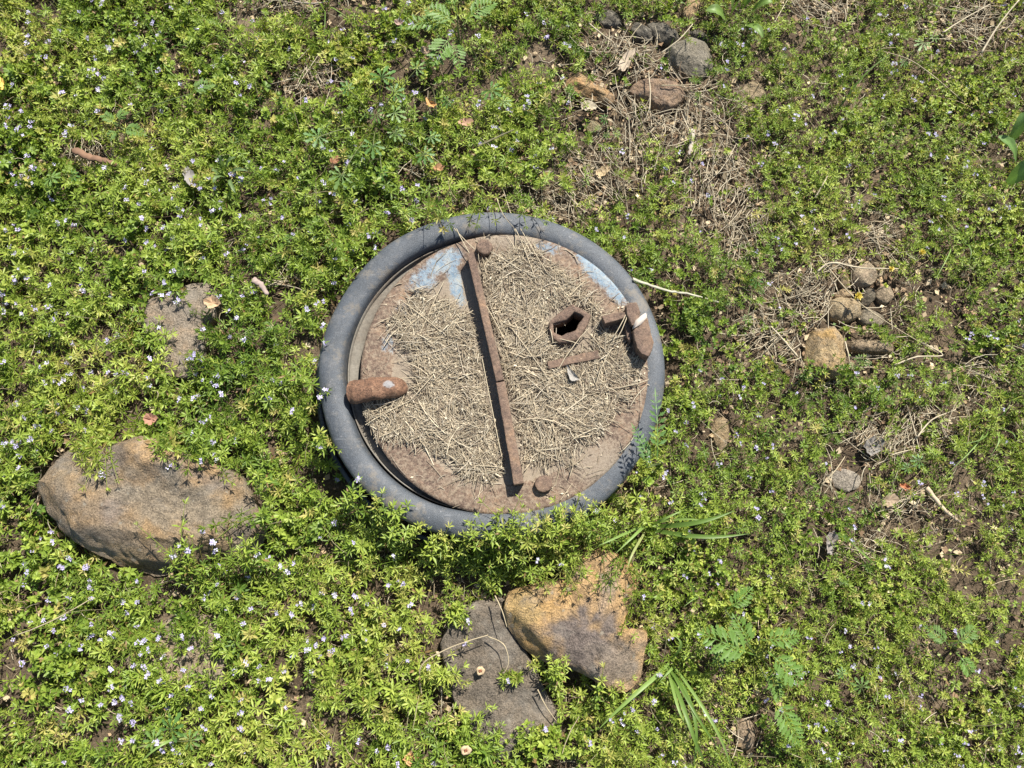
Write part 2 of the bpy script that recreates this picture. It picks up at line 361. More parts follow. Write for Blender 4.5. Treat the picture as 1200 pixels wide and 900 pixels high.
def block(name, poly, z0, z1, parent, mat=M_RUST, bev=.0012, rough=.0011, dens=.0045, top=None, seed=0.):
    """bevelled prism over a local polygon (list of xy), subdivided and roughened; top(x,y) may vary the height"""
    P = np.array([p[:2] for p in poly]); m = len(P); L = []
    for i in range(m):
        a, b = P[i], P[(i+1) % m]; k = max(1, int(np.linalg.norm(b-a)/dens))
        for q in range(k): L.append(a+(b-a)*q/k)
    L = np.array(L); n = len(L); c = L.mean(0)
    nrm = np.zeros_like(L)
    for i in range(n):
        d = L[(i+1) % n]-L[i-1]; nn_ = np.array((d[1], -d[0])); nrm[i] = nn_/(np.linalg.norm(nn_)+1e-9)
    if np.sum((L-c)*nrm) < 0: nrm = -nrm
    rows = []; H = max(2, int((z1-z0)/dens))
    for q in range(H+1): rows.append((0, z0+(z1-bev-z0)*q/H))
    rows += [(bev*.35, z1-bev*.3), (bev, z1)]
    V = []
    for ins, z in rows:
        for i in range(n):
            p = L[i]-nrm[i]*ins; V.append((p[0], p[1], z))
    F = grid_faces(len(rows), n); F = [f for q in F for f in ((q[0], q[1], q[2]), (q[0], q[2], q[3]))]
    base = (len(rows)-1)*n
    # fill the top with a triangulation
    tp = [Vector((V[base+i][0], V[base+i][1])) for i in range(n)]
    ext = []
    mn, mx = P.min(0), P.max(0)
    for x in np.arange(mn[0], mx[0], dens):
        for y in np.arange(mn[1], mx[1], dens):
            ext.append(Vector((x, y)))
    vs, es, fs, ov, *_ = delaunay_2d_cdt(tp+ext, [(i, (i+1) % n) for i in range(n)], [], 0, 1e-7)
    poly2 = [(t.x, t.y) for t in tp]
    def ins_(x, y):
        c_ = False
        for i in range(n):
            (x1, y1), (x2, y2) = poly2[i], poly2[i-1]
            if (y1 > y) != (y2 > y) and x < (x2-x1)*(y-y1)/(y2-y1)+x1: c_ = not c_
        return c_
    off = len(V); keep = []
    for f in fs:
        cx = sum(vs[i][0] for i in f)/3; cy = sum(vs[i][1] for i in f)/3
        if ins_(cx, cy): keep.append(f)
    mp = {}
    for f in keep:
        t = []
        for i in f:
            if i not in mp:
                mp[i] = base+i if i < n else off+len(mp)
                if i >= n: V.append((vs[i][0], vs[i][1], z1)); mp[i] = len(V)-1
            t.append(mp[i])
        F.append(tuple(t))
    V = np.array(V, float)
    if top is not None:
        f_ = np.clip((V[:, 2]-z0)/(z1-z0), 0, 1); V[:, 2] = z0+(np.array([top(x, y) for x, y in V[:, :2]])-z0)*f_
    nz = np.stack([fbm(V, 90, seed+s, 3) for s in (1, 5, 9)], 1); V += nz*rough
    o = mesh_np(name, V, F, mat, parent, smooth=True); o.data.set_sharp_from_angle(angle=math.radians(32)); return o
def strip(p0, p1, w0, w1=None):
    w1 = w1 or w0; p0 = np.array(p0[:2]); p1 = np.array(p1[:2]); d = p1-p0; d /= np.linalg.norm(d); n = np.array((-d[1], d[0]))
    return [p0+n*w0/2, p0-n*w0/2, p1-n*w1/2, p1+n*w1/2]
# long flat bar standing on edge across the cover (two welded lengths)
BH = .026
a_, m_, b_ = cl(551, 296, BH), cl(586, 446, BH), cl(608, 567, BH)
bar = block('ridge_bar', strip(a_, m_, .0112, .0118), -.003, BH, cover, rough=.0006, seed=1)
block('bar_extension', strip(m_+(b_-m_)*.01, b_, .0132, .0145), -.003, BH-.0012, bar, rough=.0006, seed=2)
# round studs
def stud(px, py, r, h, seed):
    c = cl(px, py, h); poly = [(c[0]+r*math.cos(2*math.pi*q/28), c[1]+r*math.sin(2*math.pi*q/28)) for q in range(28)]
    block('stud', poly, -.003, h, cover, bev=.0022, seed=seed)
stud(567.5, 289, .0125, .014, 3); stud(637, 567, .0125, .011, 4)
# hex collar round the key hole: a tube of six walls
HZ = .012
ho = [cl(*p, HZ)[:2] for p in ((643, 378), (654, 367), (662, 362), (671, 356), (693, 368.5), (688, 382), (680, 396), (668, 401), (655, 402), (644, 393))]
hi = [cl(*p, HZ)[:2] for p in ((648, 379), (656, 376.5), (664, 374.5), (673, 365), (684.5, 370.5), (679, 379), (674, 387.5), (665, 390), (658, 394), (648.5, 389))]
def tube_poly(name, A, B, z0, z1, parent):
    A = np.array(A); B = np.array(B); m = len(A); k = 6; LA = []; LB = []
    for i in range(m):
        for q in range(k):
            LA.append(A[i]+(A[(i+1) % m]-A[i])*q/k); LB.append(B[i]+(B[(i+1) % m]-B[i])*q/k)
    LA = np.array(LA); LB = np.array(LB); n = len(LA); rows = []
    for L, z in ((LA, z0), (LA, (z0+z1)/2), (LA, z1-.0015), (LA+(LB-LA)*.15, z1), (LA+(LB-LA)*.5, z1+.0004), (LA+(LB-LA)*.88, z1), (LB, z1-.001), (LB, (z0+z1)/2), (LB, z0-.02)):
        for i in range(n): rows.append((L[i][0], L[i][1], z))
    V = np.array(rows); V += np.stack([fbm(V, 90, s, 3) for s in (1, 5, 9)], 1)*.0009
    return mesh_np(name, V, grid_faces(9, n), M_RUST, parent, smooth=True)
tube_poly('keyhole_collar', ho, hi, -.003, HZ, cover)
# short bar beside the key hole
block('short_bar', strip(cl(642, 428, .010), cl(702, 415, .010), .0115, .0125), -.003, .010, cover, seed=6)
# bracket at the right: a cross lug and a thick hooked jaw
KH = .030
br = block('hinge_bracket', [cl(*p, KH)[:2] for p in ((742, 387), (746, 379), (751, 372), (758, 370), (762, 386), (766, 401), (764, 411), (760, 418), (752, 415), (747, 408), (743, 397))], -.003, KH, cover, bev=.0014, rough=.0012, seed=7)
block('bracket_plate', [cl(*p, KH+.001)[:2] for p in ((733, 358), (738, 354.5), (746, 354), (751, 366), (745, 381), (740, 381), (735, 369))], -.003, KH+.001, br, bev=.0014, rough=.0010, seed=11)
block('bracket_lug', [cl(*p, KH-.004)[:2] for p in ((705.5, 370.5), (724, 365.6), (734, 365.5), (734.5, 372), (709, 379.5))], -.003, KH-.004, br, bev=.001, rough=.0008, seed=8)
block('bracket_web', [cl(*p, .018)[:2] for p in ((731, 374), (736, 372), (742, 396), (739, 401), (735, 396))], -.003, .018, br, bev=.001, rough=.0008, seed=9)
# worn lifting lug at the left: thick arched knuckle
def lug():
    n = 26; path = []; V = []; ns = 26
    for q in range(n):
        t = q/(n-1); px = 412+(478-412)*t; py = 460-6*t-2*math.sin(math.pi*t)
        z = .013+.010*math.sin(math.pi*min(1, t*1.05))**.8-.012*t**3
        path.append(cl(px, py, z))
    path = np.array(path)
    for q in range(n):
        t = q/(n-1); d = path[min(q+1, n-1)]-path[max(q-1, 0)]; d /= np.linalg.norm(d); s = np.cross(d, (0, 0, 1)); s /= np.linalg.norm(s); u = np.cross(s, d)
        w = .0185-.0035*t; h = .0125
        if t > .72: f = math.sqrt(max(0, 1-((t-.72)/.28)**2)); w *= max(f, .05); h *= max(f, .05)
        if t < .05: w *= .93; h *= .93
        for k in range(ns):
            a = 2*math.pi*k/ns; ca, sa = math.cos(a), math.sin(a); e = .9
            V.append(path[q]+s*w*math.copysign(abs(ca)**e, ca)+u*h*math.copysign(abs(sa)**e, sa))
    V = np.array(V); F = grid_faces(n, ns); V += np.stack([fbm(V, 80, s, 4) for s in (1, 5, 9)], 1)*.0017
    F = [f for q in F for f in ((q[0], q[1], q[2]), (q[0], q[2], q[3]))]
    c0 = len(V); V = np.concatenate([V, [V[:ns].mean(0), V[-ns:].mean(0)]])
    for k in range(ns): F += [(c0, k, (k+1) % ns), (c0+1, c0-ns+(k+1) % ns, c0-ns+k)]
    wp = cl(457, 452, .02); wear = .75*np.exp(-((V[:, 0]-wp[0])/.010)**2-((V[:, 1]-wp[1])/.007)**2)
    mesh_np('lifting_lug', V, F, M_ORUST, cover, smooth=True, attrs={'paint': wear})
lug()
# pale dry flake caught on the bracket
fv = np.array([cl(*p, KH+.0025) for p in ((745, 375), (751, 370), (757, 366.5), (758.5, 372), (751, 380), (744, 384), (741, 385.5))]); fv[:, 2] += RNG.uniform(-.001, .0015, 7)
fw = np.array([tuple(CM @ Vector(v)) for v in fv]); fc = fw.mean(0)
o = mesh_np('dropping', np.concatenate([fw, [fc+(0, 0, .0022)], fw-(0, 0, .003)]), [(i, (i+1) % 7, 7) for i in range(7)]+[(i, 8+i, (i+1) % 7) for i in range(7)]+[((i+1) % 7, 8+i, 8+(i+1) % 7) for i in range(7)], M_DRY, col=np.tile((.50, .43, .36), (15, 1)), smooth=True)
tag(origin_to(o, fc), 'chalky white bird dropping on top of the rusty bracket', 'bird dropping')

# ---------------------------------------------------------------- stones
OBST = []        # obstacles for the plants: (centre, angles->radius table, z0, H, e)
def stone(name, label, cat, outline, H, colors, e=3.0, z0=-.012, zw=.3, facets=(), blobs=(), rough=.10, res=(72, 16), group=None, sub=None, tilt=(0, 0), z_at=None, seed=None, cracks=(), bumps=()):
    """outline in photo pixels at the stone's widest level"""
    seed = seed if seed is not None else (hash_(name+label) % 97)*1.3
    zl = z_at if z_at is not None else z0+H*zw
    O = np.array([at(*p, zl) for p in outline])[:, :2]; n, k = res; L = smooth_loop(O, n); mo = len(O); sh = .6 if e >= 4 else .25
    L = L*(1-sh)+sh*np.array([O[int(q*mo/n)]*(1-(q*mo/n) % 1)+O[(int(q*mo/n)+1) % mo]*((q*mo/n) % 1) for q in range(n)]); c = L.mean(0)
    size = np.linalg.norm(L-c, axis=1).mean(); V = []
    ss = [1-(q/(k-1))**1.35 for q in range(k)]
    ss[-1] = .015
    # below the widest level
    for q, (s, z) in enumerate(((.78, z0-.01), (.93, z0+H*.02), (.985, z0+H*.15))):
        for p in L: V.append((*(c+(p-c)*s), z))
    for s in ss:
        for p in L:
            x, y = c+(p-c)*s; z = z0+H*zw+H*(1-zw)*(1-min(s, 1)**e)**(1/e)
            z += (x-c[0])*tilt[0]*(1-s)+(y-c[1])*tilt[1]*(1-s)
            V.append((x, y, z))
    V = np.array(V)
    for (fx, fy, fz, nx, ny, nzz) in facets:                          # cut by planes: point in photo px and height fraction, normal
        fp = at(fx, fy, z0+H*fz); fp[2] = z0+H*fz
        d = -((V[:, 0]-fp[0])*nx+(V[:, 1]-fp[1])*ny)/nzz+fp[2]
        up = np.arange(len(V)) >= 3*n; V[up, 2] = np.minimum(V[up, 2], np.maximum(d[up], z0))
    rf = random.Random(int(seed*10)+5); top = V[3*n:]
    for q in range(9 if H > .03 else 6):
        a_ = rf.uniform(0, 6.283); el_ = rf.uniform(.35, 1.25); nv = np.array((math.cos(a_)*math.cos(el_), math.sin(a_)*math.cos(el_), math.sin(el_)))
        rel = (V-np.array((*c, 0)))@nv; hmax = rel.max(); cut = hmax-(size if el_ < .8 else H)*rf.uniform(.03, .12); ex = np.maximum(0, rel[3*n:]-cut)
        V[3*n:, 2] = np.maximum(V[3*n:, 2]-ex/nv[2], z0+H*.25)
    if bumps:
        px, py = to_px(V)
        for bx, by, rx, ry, rot, hh in bumps:
            co, si = math.cos(math.radians(rot)), math.sin(math.radians(rot)); dx = px-bx; dy = py-by
            V[3*n:, 2] += (hh*np.exp(-(((dx*co+dy*si)/rx)**2+((-dx*si+dy*co)/ry)**2)))[3*n:]
    nz = np.stack([fbm(V, 1.6/size, seed+s, 5) for s in (0, 13, 29)], 1); V += nz*rough*min(size, H*1.4)*np.array((.5, .5, 1))
    nz2 = np.stack([fbm(V, 9/size, seed+s, 3) for s in (3, 17, 23)], 1); V += nz2*rough*.16*min(size, H*1.4)
    px, py = to_px(V)
    if cracks:
        for (x1, y1, x2, y2, wd, dp) in cracks:
            d = np.array((x2-x1, y2-y1), float); l2 = (d**2).sum(); t = np.clip(((px-x1)*d[0]+(py-y1)*d[1])/l2, 0, 1)
            dd = np.hypot(px-x1-d[0]*t, py-y1-d[1]*t); V[:, 2] -= dp*np.exp(-(dd/wd)**2)
    F = grid_faces(3+k, n); F = [f for q in F for f in ((q[0], q[1], q[2]), (q[0], q[2], q[3]))]
    c0 = len(V); V = np.concatenate([V, [V[-n:].mean(0)]]); b0 = c0-n
    for q in range(n): F.append((b0+q, b0+(q+1) % n, c0))
    px, py = to_px(V)
    f1 = fbm(V, 2.2/size, seed+40, 4)*.9+.5; f2 = fbm(V, 5/size, seed+60, 4)*.9+.5
    kk = {'boulder': 1.0, 'ochre_stone': .95}.get(name, .86)*np.array((1.04, .99, .89))
    c1, c2, c3 = (np.array(q)*kk for q in colors)
    C = c1+(c2-c1)*np.clip(f1*1.6-.3, 0, 1)[:, None]; C = C+(c3-C)*(np.clip(f2*2.0-.9, 0, 1)*.45)[:, None]
    for (bx, by, rx, ry, rot, cc, st) in blobs:
        co, si = math.cos(math.radians(rot)), math.sin(math.radians(rot)); dx = px-bx; dy = py-by
        u = np.sqrt(((dx*co+dy*si)/rx)**2+((-dx*si+dy*co)/ry)**2)+(f2-.5)*.55
        g = .8*np.clip((1.15-u)/.5, 0, 1)*st; C = C+(np.array(cc)*kk-C)*g[:, None]
    o = mesh_np(name, V, F, M_ROCK, None, col=C, smooth=True); origin_to(o, (c[0], c[1], 0))
    try:
        o.data.set_sharp_from_angle(angle=math.radians(38))
    except Exception: pass
    tag(o, label, cat, group)
    ang = np.arctan2(L[:, 1]-c[1], L[:, 0]-c[0]); rad = np.linalg.norm(L-c, axis=1); od = np.argsort(ang)
    OBST.append((c, ang[od], rad[od], z0, H, e)); return o
def hash_(s):
    h = 0
    for ch in s: h = (h*131+ord(ch)) % 1000003
    return h
TAN, OCH, GRY, PUR = (.19, .142, .09), (.22, .145, .075), (.13, .112, .092), (.125, .105, .10)
DK, DK2 = (.085, .08, .07), (.14, .13, .11)
stone('boulder', 'large tan and grey boulder, biggest stone, half sunk in the weeds at left', 'boulder',
      [(44, 562), (62, 536), (95, 523), (128, 521), (150, 516), (186, 516), (206, 529), (236, 536), (262, 544), (285, 558), (302, 585), (313, 612), (308, 640), (285, 652), (255, 656), (230, 662), (200, 673), (168, 674), (138, 664), (112, 648), (88, 632), (66, 608), (50, 586)],
      .078, (TAN, GRY, OCH), e=3.2, rough=.11, res=(110, 26), zw=.42,
      facets=((60, 600, .55, -.55, -.45, .7), (170, 664, .5, -.1, -.6, .8), (290, 600, .8, .35, 0, .93)),
      blobs=((175, 530, 34, 18, 0, (.29, .195, .105), .6), (130, 545, 14, 30, 25, (.12, .105, .10), .8), (205, 590, 80, 34, 10, (.155, .137, .112), .9), (120, 600, 50, 30, 20, (.15, .125, .10), .6), (240, 560, 40, 10, 25, (.12, .10, .095), .5), (150, 652, 50, 12, 15, (.27, .20, .11), .5), (95, 560, 30, 20, 0, (.21, .165, .11), .5), (130, 600, 16, 14, 0, (.16, .13, .12), .6)),
      bumps=((178, 538, 30, 22, 0, .014), (134, 550, 14, 26, 12, -.007), (200, 600, 60, 30, 10, -.006), (280, 600, 30, 30, 0, -.010), (110, 600, 30, 30, 0, .006)), cracks=((215, 540, 265, 556, 5, .004),))
stone('ochre_stone', 'orange brown stone with a dark grey patch, lying below the cover over the grey slab', 'stone',
      [(590, 712), (597, 694), (625, 684), (655, 676), (668, 652), (700, 643), (738, 655), (750, 680), (738, 705), (732, 728), (740, 738), (757, 737), (756, 765), (748, 798), (730, 812), (704, 804), (690, 795), (665, 784), (640, 779), (615, 762), (598, 742)],
      .066, ((.33, .215, .095), (.30, .205, .11), (.22, .16, .10)), e=3.0, rough=.08, res=(100, 24), zw=.45, z0=0,
      facets=((600, 735, .5, -.6, -.5, .6), (745, 770, .7, .4, -.3, .9)),
      blobs=((683, 752, 46, 42, 25, (.12, .10, .092), 1.25), (722, 778, 34, 32, 0, (.165, .14, .12), 1.1), (712, 690, 12, 36, 10, (.19, .16, .14), .7), (610, 715, 22, 26, 0, (.33, .25, .11), .6), (748, 750, 12, 14, 0, (.34, .24, .15), .8)),
      cracks=((728, 735, 715, 770, 4, .006), (742, 738, 735, 700, 4, .006)))
stone('slate_slab', 'flat dark grey slab partly under the orange brown stone', 'slab',
      [(516, 752), (532, 722), (556, 704), (588, 700), (604, 728), (618, 765), (636, 800), (656, 838), (648, 862), (612, 886), (582, 893), (560, 872), (546, 842), (524, 808)],
      .030, ((.105, .093, .08), (.14, .12, .10), (.19, .155, .12)), e=7, rough=.13, res=(90, 20), zw=.5, z0=-.006,
      blobs=((625, 850, 30, 14, -20, (.22, .18, .14), .5),))
stone('flat_stone', 'flat grey brown stone with a thin crack, showing through the weeds left of the cover', 'stone',
      [(163, 372), (170, 358), (196, 346), (228, 334), (246, 333), (260, 352), (255, 374), (243, 385), (244, 405), (236, 428), (222, 446), (198, 442), (184, 430), (180, 408), (172, 392)],
      .034, ((.23, .19, .15), (.20, .175, .145), (.27, .20, .14)), e=6, rough=.08, res=(80, 18), zw=.5, z0=-.004,
      blobs=((212, 365, 24, 22, 0, (.175, .155, .135), .6),), cracks=((222, 412, 246, 386, 1.6, .004),))
stone('buried_slab', 'flat brown slab mostly hidden under weeds near the lower left corner', 'slab',
      [(150, 770), (175, 740), (215, 716), (255, 722), (268, 755), (262, 800), (230, 832), (190, 826), (160, 800)],
      .028, ((.23, .19, .145), (.26, .21, .15), (.2, .17, .13)), e=8, rough=.06, zw=.5, z0=-.006)
stone('dark_stone', 'rounded dark grey stone, largest of the row at the top', 'stone',
      [(779, 62), (790, 52), (808, 47), (824, 53), (834, 68), (834, 84), (822, 93), (806, 92), (794, 84), (783, 76)],
      .042, ((.17, .155, .125), (.19, .175, .145), (.13, .12, .10)), e=3.4, rough=.08, zw=.45, facets=((792, 80, .62, -.7, -.35, .55),))
stone('dark_stone', 'small round dark stone at the left end of the row at the top', 'stone',
      [(694, 22), (702, 14), (716, 15), (727, 22), (729, 32), (718, 35), (702, 32)], .028, (DK, DK2, (.1, .09, .08)), e=2.2, rough=.12, zw=.4, res=(48, 12))
stone('dark_stone', 'bent dark stone second from the left in the row at the top', 'stone',
      [(738, 38), (742, 30), (752, 33), (764, 40), (766, 48), (756, 53), (742, 48)], .036, (DK, DK2, (.11, .1, .09)), e=2.4, rough=.12, zw=.4, res=(48, 12))
stone('dark_stone', 'long flat dark stone touching the largest rounded stone of the top row', 'stone',
      [(757, 33), (768, 29), (784, 38), (796, 46), (790, 54), (775, 54), (764, 47)], .036, (DK2, DK, (.15, .14, .11)), e=3.4, rough=.1, zw=.4, res=(48, 12))
stone('dark_stone', 'little dark stone just behind the largest rounded stone at the top', 'stone',
      [(807, 40), (815, 37), (827, 43), (829, 51), (820, 52), (810, 47)], .026, (DK, DK2, (.12, .11, .1)), e=2.4, rough=.1, zw=.4, res=(40, 10))
stone('brown_stone', 'wedge shaped orange brown stone below the row of dark stones', 'stone',
      [(658, 101), (664, 94), (677, 91), (690, 98), (708, 108), (721, 117), (716, 124), (698, 122), (680, 117), (664, 110)],
      .042, ((.30, .195, .10), (.23, .17, .10), (.33, .22, .12)), e=3, rough=.1, zw=.45, facets=((680, 116, .6, -.2, -.6, .75),), blobs=((676, 100, 12, 8, 20, (.38, .24, .12), .7),))
stone('red_stone', 'flat angular reddish stone with a dry stalk lying across it near the top', 'stone',
      [(736, 109), (742, 101), (756, 96), (776, 98), (796, 103), (804, 112), (796, 124), (784, 133), (776, 136), (764, 128), (748, 120)],
      .040, ((.19, .135, .10), (.23, .165, .115), (.16, .13, .11)), e=6, rough=.09, zw=.5, facets=((750, 118, .6, -.5, -.8, .5),))
stone('olive_pebble', 'smooth olive pebble beside the small three leaved weed near the top', 'pebble',
      [(683, 150), (689, 143), (699, 144), (706, 152), (700, 159), (690, 158)], .022, ((.24, .2, .12), (.2, .18, .12), (.25, .2, .13)), e=2.6, rough=.07, zw=.4, res=(40, 10))
stone('pale_stone', 'pale brown stone at the top edge of the photo beside the broad leaves', 'stone',
      [(800, 10), (806, 1), (818, 3), (820, 12), (813, 24), (803, 30), (798, 20)], .03, ((.33, .24, .14), (.28, .21, .14), (.3, .2, .12)), e=2.8, rough=.1, zw=.4, res=(40, 10))
stone('tan_stone', 'blocky tan and ochre stone at the foot of the pebble pile on the right', 'stone',
      [(942, 420), (944, 402), (950, 388), (968, 384), (981, 386), (987, 402), (988, 425), (984, 443), (972, 444), (955, 438), (944, 432)],
      .048, ((.30, .235, .14), (.27, .205, .125), (.36, .24, .11)), e=4, rough=.12, res=(80, 18), zw=.5, facets=((948, 400, .6, -.7, .1, .6),),
      blobs=((968, 390, 16, 7, 0, (.42, .27, .10), .8), (958, 402, 10, 8, 0, (.14, .12, .09), .5)))
PB = 'stones of the little pile on the right'
for nm, lab, ol, H, cs, z0 in (
    ('pile_stone', 'cracked egg shaped tan stone in the middle of the pebble pile', [(968, 362), (975, 351), (988, 349), (1002, 356), (1009, 365), (1002, 375), (988, 379), (972, 374)], .034, ((.29, .23, .15), (.26, .215, .145), (.3, .22, .12)), .0),
    ('pile_stone', 'smooth rounded beige stone at the top of the pebble pile', [(995, 330), (1000, 316), (1012, 309), (1025, 313), (1027, 325), (1020, 335), (1006, 338)], .034, ((.27, .225, .165), (.25, .2, .15), (.29, .235, .17)), .0),
    ('pile_stone', 'narrow brown pebble left of the rounded beige stone', [(981, 328), (985, 321), (992, 328), (994, 338), (987, 340), (982, 336)], .026, ((.26, .2, .13), (.23, .18, .12), (.28, .2, .13)), .004),
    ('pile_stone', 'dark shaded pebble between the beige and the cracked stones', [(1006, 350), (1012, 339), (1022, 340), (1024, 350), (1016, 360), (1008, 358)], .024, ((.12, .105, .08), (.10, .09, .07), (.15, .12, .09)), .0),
    ('pile_stone', 'small ochre pebble lying above the cracked stone', [(976, 348), (984, 340), (994, 341), (999, 347), (992, 351), (982, 353)], .026, ((.30, .23, .14), (.27, .2, .13), (.3, .23, .15)), .002),
    ('pile_stone', 'grey flat pebble at the right foot of the cracked stone', [(1003, 372), (1012, 362), (1026, 366), (1036, 376), (1028, 383), (1010, 382)], .022, ((.21, .185, .14), (.18, .16, .125), (.24, .2, .15)), .0),
    ('pile_stone', 'pale chunky pebble at the right side of the pile under dry stems', [(1024, 346), (1032, 335), (1044, 338), (1046, 350), (1036, 358), (1027, 354)], .022, ((.25, .205, .15), (.22, .18, .13), (.27, .22, .16)), .0),
    ('pile_stone', 'long narrow tan stone lying flat right of the ochre block', [(992, 404), (998, 400), (1020, 400), (1042, 402), (1045, 410), (1040, 415), (1014, 415), (995, 412)], .036, ((.24, .19, .135), (.22, .175, .12), (.27, .21, .14)), .0)):
    stone(nm, lab, 'stone', ol, H, cs, e=3, rough=.08, zw=.42, res=(48, 12), z0=z0-.006, group=PB,
          cracks=((990, 372, 998, 352, 1.2, .003),) if 'cracked egg' in lab else ())
stone('grey_stone', 'flat pale grey stone under weeds below the pebble pile', 'stone',
      [(968, 556), (980, 549), (998, 552), (1008, 560), (1004, 572), (990, 578), (974, 570)], .022, ((.24, .22, .19), (.21, .19, .17), (.27, .24, .2)), e=5, rough=.1, zw=.5, res=(48, 12))
stone('buried_stone', 'tan stone half buried at the right of the red stone near the top', 'stone',
      [(868, 104), (880, 97), (892, 100), (896, 112), (886, 122), (872, 118)], .02, ((.25, .2, .13), (.22, .18, .12), (.24, .2, .15)), e=4, rough=.12, zw=.5, res=(48, 12))
stone('low_stone', 'dull brown stone peeping out between weeds right of the cover', 'stone',
      [(832, 500), (842, 488), (852, 492), (854, 515), (846, 530), (836, 522)], .02, ((.24, .18, .11), (.2, .16, .1), (.26, .2, .13)), e=4, rough=.1, zw=.5, res=(40, 10), z0=-.008)
stone('sunken_stone', 'brown stone deep in shadow at the lower right of the row of grass blades', 'stone',
      [(862, 846), (872, 838), (884, 850), (882, 874), (870, 880), (862, 866)], .02, ((.22, .17, .12), (.2, .16, .12), (.24, .18, .13)), e=4, rough=.1, zw=.5, res=(40, 10), z0=-.008)

def obst_h(x, y):
    """height of the highest stone (or rim) at points; -1 where none"""
    h = np.full(x.shape, -1.0)
    for (c, A, R, z0, H, e) in OBST:
        dx = x-c[0]; dy = y-c[1]; r = np.hypot(dx, dy); m = r < R.max()*1.05
        if not m.any(): continue
        th = np.arctan2(dy[m], dx[m]); Rr = np.interp(th, A, R, period=2*math.pi); s = r[m]/Rr
        hh = np.where(s < 1, z0+H*(.45+.55*(1-np.minimum(s, 1)**e)**(1/e)), -1); h[m] = np.maximum(h[m], hh)
    rr = in_ring(x, y); h = np.where(rr < 1.0, np.maximum(h, RT), h); h = np.where((rr >= 1.0) & (rr < 1.085) & (x < RC[0]-.1), np.maximum(h, .056), h)
    return h

# ---------------------------------------------------------------- weeds: field madder, one mass
BARE = [(775, 130, 95, 55, .95), (735, 60, 60, 38, .8), (840, 215, 50, 70, .7), (700, 205, 60, 40, .75), (870, 265, 34, 45, .7), (955, 350, 70, 42, .97), (1010, 345, 50, 48, .97),
        (965, 415, 48, 45, .9), (1020, 410, 45, 18, .85), (890, 390, 34, 50, .7), (1030, 275, 26, 28, .85), (1035, 515, 45, 28, .9), (1085, 490, 34, 24, .75), (368, 95, 36, 26, .9), (345, 6, 55, 16, .95),
        (965, 12, 50, 22, .9), (1140, 25, 65, 32, .75), (490, 200, 26, 14, .7), (1150, 440, 34, 24, .6), (988, 562, 34, 18, .8), (1060, 592, 45, 20, .6), (565, 715, 60, 36, .5), (545, 800, 45, 70, .55),
        (240, 775, 26, 26, .5), (846, 508, 20, 28, .7), (1010, 640, 40, 22, .55), (1100, 620, 40, 30, .5), (1120, 330, 40, 22, .4), (110, 180, 30, 12, .85), (330, 332, 26, 14, .8), (560, 230, 40, 12, .5),
        (640, 240, 70, 26, .6), (800, 320, 30, 14, .5), (700, 110, 55, 20, .8), (212, 380, 34, 40, .6), (870, 860, 18, 30, .7), (40, 705, 40, 16, .4), (170, 680, 90, 12, .3)]
def bareness(px, py):
    b = np.zeros(px.shape)
    for cx, cy, rx, ry, s in BARE:
        b = np.maximum(b, s*np.exp(-(((px-cx)/rx/1.04)**2+((py-cy)/ry/1.04)**2)**2))
    return b
SPR = (np.array((.084, .155, .022)), np.array((.195, .285, .036)), np.array((.34, .415, .068)), np.array((.42, .37, .11)))
def palette(f):
    f = np.clip(f, 0, 1)*3; i = np.minimum(f.astype(int), 2); fr = (f-i)[..., None]; P = np.array(SPR)
    return P[i]*(1-fr)+P[i+1]*fr
def sprigs(n_try):
    X = RNG.uniform(-1.22, 1.22, n_try); Y = RNG.uniform(-.52, 1.38, n_try)
    px, py = to_px(np.stack([X, Y, np.zeros_like(X)+.02], 1))
    gap = vnoise2(X, Y, 11, 21)*.6+vnoise2(X, Y, 27, 22)*.4
    dens = np.clip((gap-.24)/.16, .22, 1); dens *= 1-bareness(px, py)
    right = np.clip((px-650)/500, 0, 1); dens *= (.84+.16*np.clip((px-520)/330, 0, 1))*(1-.10*right*vnoise2(X, Y, 6, 23)); out = (px < -60)|(px > 1260)|(py < -60)|(py > 960); dens = np.where(out, dens*.38, dens)
    k = RNG.random(n_try) < dens
    k &= obst_h(X, Y) < 0
    X, Y, gap = X[k], Y[k], gap[k]; n = len(X)
    az = RNG.uniform(0, 2*math.pi, n); Lh = RNG.uniform(.006, .042, n); Hh = RNG.uniform(.018, .05, n)*(.75+.5*vnoise2(X, Y, 9, 31))
    return X, Y, az, Lh, Hh
